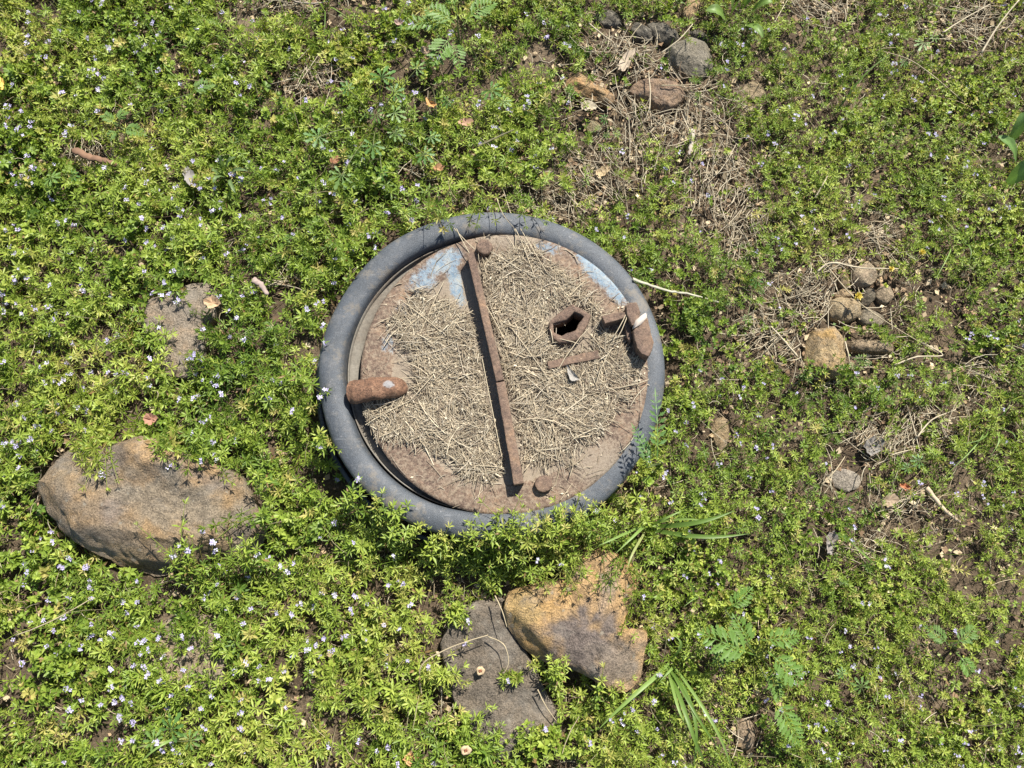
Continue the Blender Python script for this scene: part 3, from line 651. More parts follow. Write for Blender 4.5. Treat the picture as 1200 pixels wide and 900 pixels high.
def edge_sprigs():
    """longer stems that lean over the rim and over the stones, placed where the photo has them"""
    out = []
    def put(px, py, tx, ty, n, spread, Hh, jit=8):
        for _ in range(n):
            b = at(px+random.uniform(-spread, spread), py+random.uniform(-spread*.4, spread*.4), 0); t = at(tx+random.uniform(-spread, spread), ty+random.uniform(-jit, jit), Hh)
            d = t[:2]-b[:2]; out.append((b[0], b[1], math.atan2(d[1], d[0]), np.linalg.norm(d), Hh*random.uniform(.85, 1.1)))
    put(520, 668, 515, 632, 10, 30, .095); put(590, 668, 588, 614, 22, 34, .112); put(650, 662, 645, 604, 24, 30, .115); put(700, 650, 690, 600, 8, 20, .11); put(605, 660, 600, 598, 6, 30, .12); put(705, 640, 690, 612, 12, 25, .11)
    put(745, 620, 722, 585, 5, 20, .11); put(455, 620, 452, 590, 5, 16, .105); put(470, 640, 480, 612, 8, 25, .1); put(660, 650, 668, 590, 5, 14, .12)
    put(565, 235, 570, 258, 5, 6, .115, 3); put(612, 235, 606, 262, 4, 6, .115, 3); put(505, 240, 510, 262, 4, 8, .115, 3); put(390, 290, 420, 300, 6, 14, .10)
    put(345, 440, 366, 452, 6, 20, .095); put(375, 520, 392, 520, 6, 20, .09); put(405, 600, 422, 580, 6, 16, .1); put(350, 480, 360, 490, 6, 14, .07)
    put(240, 690, 232, 640, 16, 30, .075); put(310, 672, 275, 640, 10, 22, .08); put(335, 620, 300, 605, 4, 14, .08); put(330, 575, 300, 560, 3, 12, .08); put(200, 505, 205, 535, 10, 26, .085); put(240, 510, 238, 545, 8, 20, .085)
    put(105, 505, 110, 548, 9, 18, .075); put(130, 500, 128, 560, 3, 8, .085); put(320, 600, 250, 625, 4, 10, .09); put(250, 690, 175, 610, 2, 6, .09)
    put(660, 640, 665, 690, 8, 24, .085); put(720, 640, 705, 700, 6, 16, .09); put(600, 660, 640, 690, 5, 12, .085); put(770, 690, 745, 700, 5, 14, .07); put(655, 800, 662, 780, 6, 22, .075); put(700, 830, 712, 790, 5, 16, .075); put(640, 650, 690, 665, 8, 20, .085)
    put(500, 780, 530, 790, 14, 34, .045); put(655, 870, 630, 855, 10, 20, .045); put(530, 900, 560, 870, 12, 24, .045); put(510, 860, 560, 850, 10, 25, .045); put(520, 720, 545, 725, 7, 12, .04); put(640, 890, 620, 860, 8, 20, .045); put(560, 900, 575, 860, 6, 20, .045); put(590, 780, 600, 800, 6, 12, .04)
    put(260, 440, 225, 420, 9, 12, .05); put(165, 410, 190, 395, 9, 14, .045); put(270, 390, 245, 395, 7, 14, .05); put(190, 330, 205, 350, 6, 20, .05); put(180, 455, 200, 430, 9, 20, .05)
    put(160, 740, 185, 765, 22, 30, .05); put(190, 830, 205, 800, 22, 34, .05); put(160, 800, 175, 785, 14, 22, .045); put(230, 720, 225, 745, 14, 26, .05); put(150, 720, 185, 760, 8, 24, .045); put(270, 830, 235, 790, 12, 30, .045); put(280, 760, 250, 755, 7, 20, .045); put(190, 850, 200, 800, 9, 24, .045)
    put(935, 455, 952, 430, 6, 12, .06); put(1000, 440, 985, 440, 5, 10, .05); put(1040, 395, 1025, 390, 8, 14, .045)
    return tuple(np.array(c) for c in zip(*out))
def build_sprigs(X, Y, az, Lh, Hh, overhang):
    n = len(X); T = np.array((0, .32, .56, .78, 1.0)); K = len(T)
    bend = RNG.normal(0, .5, n)
    P = np.empty((n, K, 3))
    for j, t in enumerate(T):
        a = az+bend*t*.6; hd = Lh*(t**1.25 if not overhang else t**1.1)
        P[:, j, 0] = X+np.cos(a)*hd+RNG.normal(0, .0012, n)*(j > 0); P[:, j, 1] = Y+np.sin(a)*hd+RNG.normal(0, .0012, n)*(j > 0)
        P[:, j, 2] = Hh*(1-(1-t)**(1.35 if not overhang else 1.9))
    OH = obst_h(P[..., 0], P[..., 1])
    inside = (OH > 0)
    if not overhang:
        rim = in_ring(P[..., 0], P[..., 1]) < 1.0
        low = (in_ring(P[..., 0], P[..., 1]) < 1.085) & (P[..., 0] < RC[0]-.17) & (np.abs(P[..., 1]-RC[1]+.02) < .09); rim |= low & (RNG.random(n) < .45)[:, None]
        tpx, tpy = to_px(P[:, -1]); drop = rim.any(1) | (RNG.random(n) < bareness(tpx, tpy)*.8) | ((inside.sum(1) > 0) & (RNG.random(n) < .72))
        P, OH, inside = P[~drop], OH[~drop], inside[~drop]; n = len(P)
    lift = np.where(inside, np.maximum(OH+.007, P[..., 2]), P[..., 2]); P[..., 2] = lift
    sx, sy = to_px(P[:, -1])
    # tint of each sprig: patches plus its own
    patch = vnoise2(P[:, 0, 0], P[:, 0, 1], 5, 41)*.55+vnoise2(P[:, 0, 0], P[:, 0, 1], 18, 42)*.45
    f = .10+patch*.70+RNG.normal(0, .13, n)
    yel = RNG.random(n) < .035; f = np.where(yel, .95, np.clip(f, 0, .84))
    D = np.gradient(P, axis=1); D /= np.linalg.norm(D, axis=2, keepdims=True)+1e-9
    W = 4; LV = 6
    Q = P[:, 1:].reshape(-1, 3); DD = D[:, 1:].reshape(-1, 3); nw = len(Q); tt = np.tile(T[1:], n); ff = np.repeat(f, W)
    DD = DD*.8+np.array((0, 0, .38))+RNG.normal(0, .16, DD.shape); DD /= np.linalg.norm(DD, axis=1, keepdims=True)
    ref = np.where(np.abs(DD[:, 2:3]) > .9, np.array((1., 0, 0)), np.array((0, 0, 1.))); U = np.cross(DD, ref); U /= np.linalg.norm(U, axis=1, keepdims=True); Vv = np.cross(DD, U)
    qx, qy = to_px(Q); siz = 1.10-.36*np.clip((qx-520)/330, 0, 1)-.05*np.clip((400-qy)/400, 0, 1); ph0 = RNG.uniform(0, 2*math.pi, nw); sc = np.repeat(RNG.uniform(.72, 1.28, n), W)*RNG.uniform(.8, 1.15, nw)
    bn_ = vnoise2(P[:, 0, 0], P[:, 0, 1], 10, 43)+RNG.normal(0, .12, n); brd = np.repeat(np.where(bn_ > .74, 2.0, 1.0), W)
    verts = np.empty((nw, LV, 5, 3), np.float32); cols = np.empty((nw, LV, 5, 3), np.float32)
    for k in range(LV):
        ph = ph0+k*math.pi/3+RNG.normal(0, .16, nw); el = np.where(tt > .99, RNG.uniform(.4, 1.15, nw), RNG.uniform(-.05, .75, nw))
        l = (.0112*sc*siz*RNG.uniform(.8, 1.15, nw)*np.where(tt > .99, .82, 1))[:, None]; wd = l*RNG.uniform(.082, .14, nw)[:, None]
        rad = U*np.cos(ph)[:, None]+Vv*np.sin(ph)[:, None]; d = rad*np.cos(el)[:, None]+DD*np.sin(el)[:, None]
        wd = wd*brd[:, None]; l = l*(1.25-.25*brd)[:, None]; lat = np.cross(d, DD); lat /= np.linalg.norm(lat, axis=1, keepdims=True)+1e-9; nn = np.cross(lat, d)
        verts[:, k, 0] = Q; verts[:, k, 1] = Q+d*l*.52-lat*wd+nn*wd*.35; verts[:, k, 2] = Q+d*l*.5-nn*wd*.25
        verts[:, k, 3] = Q+d*l*.52+lat*wd+nn*wd*.35; verts[:, k, 4] = Q+d*l-DD*l*RNG.uniform(-.05, .22, nw)[:, None]
        lf = palette(ff+(tt-.7)*.28+RNG.normal(0, .06, nw))
        cols[:, k] = lf[:, None]*RNG.uniform(.85, 1.12, nw)[:, None, None]
        old = (RNG.random(nw) < .05)&(tt < .6); cols[old, k] = np.array((.26, .17, .07))
    base = (np.arange(nw*LV)*5)[:, None]
    F = np.concatenate([base+np.array(q) for q in ((0, 1, 2), (0, 2, 3), (1, 4, 2), (2, 4, 3))])
    SV, SF = tubes(P, np.tile(np.array((.0007, .0007, .0006, .0005, .0004)), (n, 1)), 3)
    sc_ = np.repeat(palette(f*.5+.35)*.9, K*3, axis=0)
    red = np.repeat(RNG.random(n) < .25, K*3); sc_[red] = sc_[red]*.4+np.array((.20, .10, .06))*.6
    SF = np.concatenate([SF[:, [0, 1, 2]], SF[:, [0, 2, 3]]])
    V = np.concatenate([verts.reshape(-1, 3), SV]); F = np.concatenate([F, SF+nw*LV*5]); C = np.concatenate([cols.reshape(-1, 3), sc_])
    return V, F, C, P[:, -1], D[:, -1]
A = build_sprigs(*sprigs(37500), False); B = build_sprigs(*edge_sprigs(), True)
V = np.concatenate([A[0], B[0]]); F = np.concatenate([A[1], B[1]+len(A[0])]); C = np.concatenate([A[2], B[2]])
tag(mesh_np('weed_carpet', V, F, M_LEAF, col=C), 'dense low carpet of field madder with starry whorls of narrow green leaves', 'weeds', kind='stuff')
print('weed tris', len(F))

# tiny leaves near the soil (chickweed and seedlings)
def low_leaves(n_try):
    X = RNG.uniform(-1.2, 1.2, n_try); Y = RNG.uniform(-.5, 1.36, n_try); px, py = to_px(np.stack([X, Y, X*0], 1))
    k = (RNG.random(n_try) < (.25+.75*np.clip(vnoise2(X, Y, 16, 51)*2-.5, 0, 1))*(1-.75*bareness(px, py))) & (obst_h(X, Y) < 0)
    X, Y = X[k], Y[k]; n = len(X); Z = RNG.uniform(.004, .022, n); a = RNG.uniform(0, 6.28, n); l = RNG.uniform(.003, .007, n); w_ = l*RNG.uniform(.25, .45, n); ti = RNG.uniform(-.3, .6, n)
    d = np.stack([np.cos(a)*np.cos(ti), np.sin(a)*np.cos(ti), np.sin(ti)], 1); s = np.stack([-np.sin(a), np.cos(a), RNG.uniform(-.4, .4, n)], 1); p = np.stack([X, Y, Z], 1)
    V = np.stack([p, p+d*l[:, None]*.5-s*w_[:, None], p+d*l[:, None], p+d*l[:, None]*.5+s*w_[:, None]], 1).reshape(-1, 3)
    b = (np.arange(n)*4)[:, None]; F = np.concatenate([b+np.array((0, 1, 2)), b+np.array((0, 2, 3))])
    C = np.repeat(palette(vnoise2(X, Y, 9, 52)*.6+RNG.normal(.2, .15, n)), 4, axis=0)
    o = mesh_np('low_seedlings', V, F, M_LEAF, col=C); tag(o, 'tiny green seedling leaves close to the soil between the taller weeds', 'seedlings', kind='stuff')
low_leaves(26000)

# flowers
def flowers():
    tips = np.concatenate([A[3], B[3]]); px, py = to_px(tips)
    dens = .030+.05*np.exp(-(((px-150)/260)**2+((py-560)/330)**2))+.012*vnoise2(tips[:, 0], tips[:, 1], 8, 61)
    dens = np.where(px > 620, dens*1.0, dens); dens = dens*(.15+2.6*vnoise2(tips[:, 0], tips[:, 1], 13, 62)**2); k = RNG.random(len(tips)) < dens*2.3
    T = tips[k]; Vs = []; Fs = []; Cs = []; c = 0
    for p in T:
        m = random.choice((2, 3, 3, 4, 5))
        for q in range(m):
            a = random.uniform(0, 6.28); r = random.uniform(.0006, .0040) if m > 1 else 0
            cpt = p+np.array((math.cos(a)*r, math.sin(a)*r, random.uniform(.001, .004))); rot = random.uniform(0, 1.57); R = random.uniform(.0022, .0040)*(1-.3*min(1, max(0, (float(to_px(p)[0])-520)/330)))
            n0 = Vector((random.uniform(-.5, .5), random.uniform(-.5, .4), 1)).normalized(); u = n0.orthogonal().normalized(); v = n0.cross(u)
            tint = random.uniform(.8, 1.0); colr = np.array((.58*tint, .52*tint, .80*tint)) if random.random() < .75 else np.array((.68, .64, .82))
            for j in range(4):
                an = rot+j*math.pi/2; d = np.array(u*math.cos(an)+v*math.sin(an)); s = np.array(u*-math.sin(an)+v*math.cos(an)); nn = np.array(n0)
                Vs += [cpt-nn*.001, cpt+d*R*.6-s*R*.38+nn*.0003, cpt+d*R+nn*.0002, cpt+d*R*.6+s*R*.38+nn*.0003]; Fs += [(c, c+1, c+2), (c, c+2, c+3)]; Cs += [colr*.9, colr, colr, colr]; c += 4
    o = mesh_np('lilac_flowers', Vs, Fs, M_PETAL, col=np.array(Cs)); tag(o, 'tiny pale lilac four petalled flowers dotted over the weeds', 'flowers', kind='stuff'); print('flower heads', len(T))
flowers()

def fine_grass(n0):
    X = RNG.uniform(-1.15, 1.15, n0); Y = RNG.uniform(-.48, 1.32, n0); px, py = to_px(np.stack([X, Y, X*0], 1)); g = vnoise2(X, Y, 6, 91)
    k = (RNG.random(n0) < np.clip((g-.25)*1.6, .12, 1)*(1-.6*bareness(px, py))) & (obst_h(X, Y) < 0); X, Y = X[k], Y[k]; n = len(X)
    az = RNG.uniform(0, 6.283, n); H = RNG.uniform(.025, .075, n); Lh = H*RNG.uniform(.2, .9, n); bd = RNG.normal(0, .5, n); T = np.array((0, .3, .6, .85, 1)); P = np.empty((n, 5, 3))
    for j, t in enumerate(T):
        a = az+bd*t; P[:, j, 0] = X+np.cos(a)*Lh*t**1.5; P[:, j, 1] = Y+np.sin(a)*Lh*t**1.5; P[:, j, 2] = H*(1-(1-t)**1.5)
    bad = (obst_h(P[..., 0], P[..., 1]) > P[..., 2]-.004).any(1); P = P[~bad]; n = len(P)
    w_ = RNG.uniform(.0004, .0010, n); V, F = tubes(P, w_[:, None]*np.array((1, 1, .9, .6, .2)), 3, .4); F = np.concatenate([F[:, [0, 1, 2]], F[:, [0, 2, 3]]])
    C = palette(RNG.uniform(.15, .8, n)); dry = RNG.random(n) < .28; C[dry] = np.array((.42, .36, .22))*RNG.uniform(.7, 1.1, (dry.sum(), 1))
    tag(mesh_np('fine_grass', V, F, M_LEAF, col=np.repeat(C, 15, axis=0)), 'thin green and dry grass stems standing among the weeds', 'grass', kind='stuff')
fine_grass(6500)
# ---------------------------------------------------------------- straw on the cover
STRAWC = np.array([(.55, .46, .32), (.48, .395, .27), (.38, .31, .21), (.62, .54, .39), (.26, .20, .14), (.51, .44, .33)])
def curves_from(c, az, L, z, curl, dz, k=4):
    n = len(L); P = np.empty((n, k, 3)); 
    for j in range(k):
        s = (j/(k-1)-.5)*L; a = az+curl*(j/(k-1)-.5)
        P[:, j, 0] = c[:, 0]+np.cos(a)*s; P[:, j, 1] = c[:, 1]+np.sin(a)*s; P[:, j, 2] = z+dz*(j/(k-1)-.5)+RNG.normal(0, .0004, n)
    return P
def straw():
    n = 35000; a = RNG.uniform(0, 6.283, n); r = COVER_R*np.sqrt(RNG.random(n)); c = np.stack([r*np.cos(a), r*np.sin(a)], 1)
    W3 = np.array([tuple(CM @ Vector((x, y, 0))) for x, y in c]); px, py = to_px(W3)
    def in_poly(P, x, y):
        ins = np.zeros(len(x), bool); m = len(P)
        for i in range(m):
            (x1, y1), (x2, y2) = P[i], P[i-1]
            if y1 == y2: continue
            cc = ((y1 > y) != (y2 > y)) & (x < (x2-x1)*(y-y1)/(y2-y1)+x1); ins ^= cc
        return ins
    wob = (vnoise2(px, py, .05, 71)-.5)*20+(vnoise2(px, py, .2, 75)-.5)*14
    left = in_poly([(478, 350), (500, 345), (530, 352), (552, 380), (562, 430), (575, 480), (590, 548), (570, 556), (530, 548), (500, 522), (470, 505), (430, 500), (424, 484), (478, 466), (490, 440), (480, 410), (462, 385)], px+wob, py+wob)
    right = in_poly([(556, 298), (575, 300), (612, 282), (650, 310), (668, 330), (690, 352), (716, 372), (732, 400), (742, 425), (752, 442), (730, 470), (708, 493), (688, 514), (660, 534), (640, 546), (622, 548), (605, 480), (590, 420), (572, 360)], px+wob, py+wob)
    low = in_poly([(424, 484), (478, 466), (500, 470), (500, 520), (470, 515), (432, 506)], px, py)
    d = np.where(left | right | low, 1.0, .012)
    d *= .10+.90*np.clip((.6*vnoise2(px, py, .05, 72)+.4*vnoise2(px, py, .13, 74)-.22)/.3, 0, 1)
    for hx, hy, hr in ((667, 381, 31),): d = np.where(np.hypot(px-hx, py-hy) < hr, .0, d)
    for hx, hy, hr in ((567, 290, 14), (637, 567, 13)): d = np.where(np.hypot(px-hx, py-hy) < hr, .05, d)
    d = np.where(in_poly([(700, 365), (738, 355), (768, 370), (770, 415), (745, 428), (728, 395), (704, 392)], px, py), .05, d)
    d = np.where(in_poly([(640, 423), (703, 408), (704, 418), (642, 434)], px, py), .08, d)
    k = RNG.random(n) < d; c = c[k]; px, py = px[k], py[k]; n = len(c)
    core = (left | right | low)[k]
    z = np.where(core, RNG.beta(1.3, 1.7, n)*(.005+.008*vnoise2(px, py, .045, 76)), .0015)
    az = RNG.uniform(0, math.pi, n); al = vnoise2(px, py, .03, 73)*math.pi*1.6; az = np.where(RNG.random(n) < .45, al+RNG.normal(0, .35, n), az)
    L = np.clip(RNG.lognormal(math.log(.022), .6, n), .005, .08); curl = RNG.normal(0, .35, n); dz = RNG.normal(0, .004, n)
    P = curves_from(c, az, L, z, curl, dz)
    P[..., 2] = np.maximum(P[..., 2], -.0015)
    # keep clear of the bar: drop straws crossing it
    ba, bb = cl(551, 296, 0)[:2], cl(606, 566, 0)[:2]; bd = (bb-ba)/np.linalg.norm(bb-ba); bn = np.array((-bd[1], bd[0]))
    side = (P[..., :2]-ba)@bn; cross = (side.max(1) > -.010)&(side.min(1) < .010); P = P[~cross]
    side2 = ((P[..., :2]-ba)@bn)
    nearest = np.abs(side2).min(1); n = len(P)
    R = np.hypot(P[..., 0], P[..., 1]).max(1); P = P[R < COVER_R+.004]; n = len(P)
    wv = np.clip(RNG.lognormal(math.log(.00044), .40, n), .00022, .0013); V, F = tubes(P, wv[:, None]*np.array((.8, 1, 1, .6)), 3, .5)
    C = STRAWC[RNG.integers(0, 6, n)]*RNG.uniform(.7, 1.2, n)[:, None]; C = np.repeat(C, 12, axis=0)
    # chaff: short flat bits and dust lumps among the straws
    m = 5200; ii = RNG.integers(0, n, m); hc = cl(667, 380)[:2]; ii = ii[np.hypot(*(P[ii, 1][:, :2]-hc).T) > .034]; m = len(ii); p = P[ii, 1]+np.c_[RNG.normal(0, .003, (m, 2)), RNG.normal(-.0006, .0008, m)]; p[:, 2] = np.maximum(p[:, 2], -.002); a = RNG.uniform(0, 6.28, m); l = RNG.uniform(.0008, .0032, m)[:, None]
    dd = np.stack([np.cos(a), np.sin(a), RNG.uniform(-.3, .3, m)], 1); ss = np.stack([-np.sin(a), np.cos(a), RNG.uniform(-.4, .4, m)], 1)
    V9 = np.stack([p-dd*l, p-ss*l*.5, p+dd*l, p+ss*l*.5], 1).reshape(-1, 3); F9 = (np.arange(m)*4)[:, None]+np.array((0, 1, 2, 3)); C9 = np.repeat(STRAWC[RNG.integers(0, 6, m)]*RNG.uniform(.45, 1.05, m)[:, None], 4, axis=0)
    F = np.concatenate([F, F9+len(V)]); V = np.concatenate([V, V9]); C = np.concatenate([C, C9])
    # special long straws placed as in the photo
    S = []
    for p in (((603, 268), (603, 300), 3), ((604, 268), (628, 330), 8), ((610, 268), (640, 318), 8), ((472, 500), (445, 512), 6), ((470, 352), (520, 392), 6), ((428, 498), (480, 470), 7), ((565, 420), (588, 535), 9), ((480, 470), (507, 440), 8),
              ((655, 432), (690, 385), 12), ((640, 475), (690, 500), 8), ((720, 455), (760, 445), 6), ((655, 480), (640, 520), 6), ((530, 545), (590, 548), 5), ((600, 385), (640, 440), 9), ((530, 265), (556, 292), 9), ((535, 268), (552, 300), 12), ((700, 445), (716, 410), 12), ((724, 395), (735, 368), 26), ((720, 393), (733, 369), 27),
              ((487, 405), (520, 330), 5), ((452, 400), (490, 365), 4), ((430, 445), (490, 442), 6), ((652, 397), (678, 403), 11), ((645, 386), (648, 402), 13), ((590, 395), (560, 340), 5)):
        a_, b_ = cl(*p[0], p[2]*.001), cl(*p[1], p[2]*.001); m = (a_+b_)/2+np.array((random.uniform(-.004, .004), random.uniform(-.004, .004), .003))
        S.append([a_, a_*.5+m*.5+(0, 0, .0006), m*.5+b_*.5+(0, 0, .0006), b_])
    S = np.array(S); V2, F2 = tubes(S, np.full((len(S), 4), .0009), 3, .7); C2 = np.repeat(np.tile((.50, .42, .29), (len(S), 1)), 12, axis=0)
    V = np.concatenate([V, V2]); F = np.concatenate([F, F2+len(V)-len(V2)]); C = np.concatenate([C, C2])
    Vw = (np.array(CM)[:3, :3]@V.T).T+np.array(CM)[:3, 3]
    F = np.concatenate([F[:, [0, 1, 2]], F[:, [0, 2, 3]]]); o = mesh_np('dry_straw', Vw, F, M_DRY, col=C)
    tag(origin_to(o, (CC[0], CC[1], RT-.004)), 'matted dry grass clippings lying on both halves of the rusty cover', 'straw', kind='stuff'); print('straw', n)
straw()

# ---------------------------------------------------------------- litter on the soil
def litter():
    n0 = 70000; X = RNG.uniform(-1.15, 1.15, n0); Y = RNG.uniform(-.48, 1.32, n0); px, py = to_px(np.stack([X, Y, X*0], 1)); b = bareness(px, py)
    d = .14+.80*b+.34*np.clip((px-500)/500, 0, 1)*vnoise2(X, Y, 12, 81); k = (RNG.random(n0) < d) & (obst_h(X, Y) < 0); X, Y, b = X[k], Y[k], b[k]; n = len(X)
    al = vnoise2(X, Y, 7, 83)*9; az = np.where(RNG.random(n) < .5, al+RNG.normal(0, .4, n), RNG.uniform(0, 6.28, n)); L = np.clip(RNG.lognormal(math.log(.018), .6, n), .004, .09); z = .004+RNG.random(n)*(.010+.012*b)+(RNG.random(n) < .22)*RNG.uniform(0, .028, n); P = curves_from(np.stack([X, Y], 1), az, L, z, RNG.normal(0, .5, n), RNG.normal(0, .008, n))
    P[..., 2] = np.maximum(P[..., 2], .003); bad = (in_ring(P[..., 0], P[..., 1]) < 1.0).any(1) | (obst_h(P[..., 0], P[..., 1]) > -.5).any(1); P = P[~bad]; n = len(P)
    wv = RNG.uniform(.0003, .0008, n); V, F = tubes(P, wv[:, None]*np.array((.8, 1, 1, .6)), 3)
    pal = np.array([(.46, .38, .25), (.38, .29, .18), (.27, .19, .12), (.56, .49, .35), (.20, .14, .09), (.44, .37, .25)])
    C = np.repeat(pal[RNG.integers(0, 6, n)]*RNG.uniform(.75, 1.15, n)[:, None], 12, axis=0); F = np.concatenate([F[:, [0, 1, 2]], F[:, [0, 2, 3]]])
    # flattened pale straw in the bare patches
    XX = []; 
    for cx, cy, rx, ry, st in BARE:
        if st < .55: continue
        for _ in range(int(rx*ry*st*.052)):
            p = at(cx+random.gauss(0, rx*.45), cy+random.gauss(0, ry*.45), .012); XX.append(p[:2])
    XX = np.array(XX); XX = XX[obst_h(XX[:, 0], XX[:, 1]) < 0]; m = len(XX); al = vnoise2(XX[:, 0], XX[:, 1], 6, 84)*8
    Q = curves_from(XX, np.where(RNG.random(m) < .6, al+RNG.normal(0, .4, m), RNG.uniform(0, 6.28, m)), np.clip(RNG.lognormal(math.log(.032), .5, m), .01, .11), RNG.uniform(.010, .026, m), RNG.normal(0, .3, m), RNG.normal(0, .008, m))
    Q[..., 2] = np.maximum(Q[..., 2], .006); Q = Q[~((in_ring(Q[..., 0], Q[..., 1]) < 1.0).any(1) | ((obst_h(Q[..., 0], Q[..., 1]) > -.5).any(1) & (RNG.random(len(Q)) < .8)))]; m = len(Q); VQ, FQ = tubes(Q, RNG.uniform(.0005, .0011, m)[:, None]*np.array((.8, 1, 1, .6)), 3, .6)
    CQ = np.repeat(np.array((.56, .48, .34))*RNG.uniform(.65, 1.1, m)[:, None], 12, axis=0); FQ = np.concatenate([FQ[:, [0, 1, 2]], FQ[:, [0, 2, 3]]])
    F = np.concatenate([F, FQ+len(V)]); V = np.concatenate([V, VQ]); C = np.concatenate([C, CQ]); print('pale straw', m)
    # crumbled leaf flakes
    n1 = 34000; X = RNG.uniform(-1.15, 1.15, n1); Y = RNG.uniform(-.48, 1.32, n1); px, py = to_px(np.stack([X, Y, X*0], 1)); b = bareness(px, py)
    k = (RNG.random(n1) < .16+.8*b) & (obst_h(X, Y) < 0); X, Y = X[k], Y[k]; m = len(X); p = np.stack([X, Y, RNG.uniform(.003, .014, m)], 1); a = RNG.uniform(0, 6.28, m); l = RNG.uniform(.002, .0075, m)[:, None]
    d = np.stack([np.cos(a), np.sin(a), RNG.uniform(-.5, .5, m)], 1); s = np.stack([-np.sin(a), np.cos(a), RNG.uniform(-.5, .5, m)], 1)
    V3 = np.stack([p-d*l, p-s*l*.6+(0, 0, .001), p+d*l*.9, p+s*l*.7], 1).reshape(-1, 3); q = (np.arange(m)*4)[:, None]; F3 = np.concatenate([q+np.array((0, 1, 2)), q+np.array((0, 2, 3))])
    C3 = np.repeat(pal[RNG.integers(0, 6, m)]*RNG.uniform(.6, 1.1, m)[:, None]*np.array((1, .93, .85)), 4, axis=0)
    o = mesh_np('dry_litter', np.concatenate([V, V3]), np.concatenate([F, F3+len(V)]), M_DRY, col=np.concatenate([C, C3])); tag(o, 'dead stems and crumbled brown leaves scattered over the bare soil', 'litter', kind='stuff')
    # soil crumbs and gravel
    n2 = 9000; X = RNG.uniform(-1.15, 1.15, n2); Y = RNG.uniform(-.48, 1.32, n2); px, py = to_px(np.stack([X, Y, X*0], 1)); k = (RNG.random(n2) < .10+.8*bareness(px, py)) & (obst_h(X, Y) < 0); X, Y = X[k], Y[k]; m = len(X)
    ic = np.array([(0, 0, 1), (1, 0, 0), (0, 1, 0), (-1, 0, 0), (0, -1, 0), (0, 0, -1)], float); icf = np.array([(0, 1, 2), (0, 2, 3), (0, 3, 4), (0, 4, 1), (5, 2, 1), (5, 3, 2), (5, 4, 3), (5, 1, 4)])
    sz = np.clip(RNG.lognormal(math.log(.0022), .5, m), .001, .008); V4 = (ic[None]*RNG.uniform(.6, 1.3, (m, 6, 1))*sz[:, None, None]*np.array((1, 1, .6))+np.stack([X, Y, sz*.4+.002], 1)[:, None]+RNG.normal(0, .15, (m, 6, 3))*sz[:, None, None]).reshape(-1, 3)
    F4 = ((np.arange(m)*6)[:, None, None]+icf[None]).reshape(-1, 3); pl = np.array([(.30, .2, .12), (.18, .13, .09), (.38, .27, .16), (.22, .19, .16)])
    o = mesh_np('soil_crumbs', V4, F4, M_BARK, col=np.repeat(pl[RNG.integers(0, 4, m)]*RNG.uniform(.7, 1.2, m)[:, None], 6, axis=0)); tag(o, 'crumbs of earth and fine gravel on the bare patches', 'gravel', kind='stuff')
litter()

# ---------------------------------------------------------------- single things: stalks, sticks, chips, leaves
def stalk(name, label, cat, pts, r, colr, mat=None, group=None, sides=5, flat=1.0):
    """pts: (px, py, z) polyline"""
    P = np.array([at(p[0], p[1], p[2]) for p in pts]); m = len(P); k = (m-1)*6+1; Q = []
    for j in range(k):
        s = j/6; i = min(int(s), m-2); f = s-i; a, b, c, d = P[max(i-1, 0)], P[i], P[i+1], P[min(i+2, m-1)]
        Q.append(.5*((2*b)+(-a+c)*f+(2*a-5*b+4*c-d)*f*f+(-a+3*b-3*c+d)*f**3))
    Q = np.array(Q)+RNG.normal(0, r*.10, (k, 3)); t = np.linspace(0, 1, k); rr = r*(1-.45*t)*(1+.07*np.sin(t*23))
    V, F = tubes(Q[None], rr[None], sides, flat); c0 = len(V); V = np.concatenate([V, [Q[0], Q[-1]]]); F = np.concatenate([F[:, [0, 1, 2]], F[:, [0, 2, 3]], [(c0, (q+1) % sides, q) for q in range(sides)], [(c0+1, c0-sides+q, c0-sides+(q+1) % sides) for q in range(sides)]])
    C = np.array(colr)*RNG.uniform(.8, 1.15, (len(V), 1)); o = mesh_np(name, V, F, mat or M_DRY, col=C, smooth=True); origin_to(o, Q[0]); return tag(o, label, cat, group)
PALE = (.46, .39, .27); STR = (.40, .33, .21)
stalk('dry_stalk', 'thick pale dry stalk leaning on the right edge of the black rim', 'dry stalk', [(742, 327, .095), (762, 334, .075), (784, 341, .055), (805, 344, .048), (842, 354, .035)], .0030, (.38, .36, .27), flat=.35)
GD = 'thin dry stalks lying on the ground'
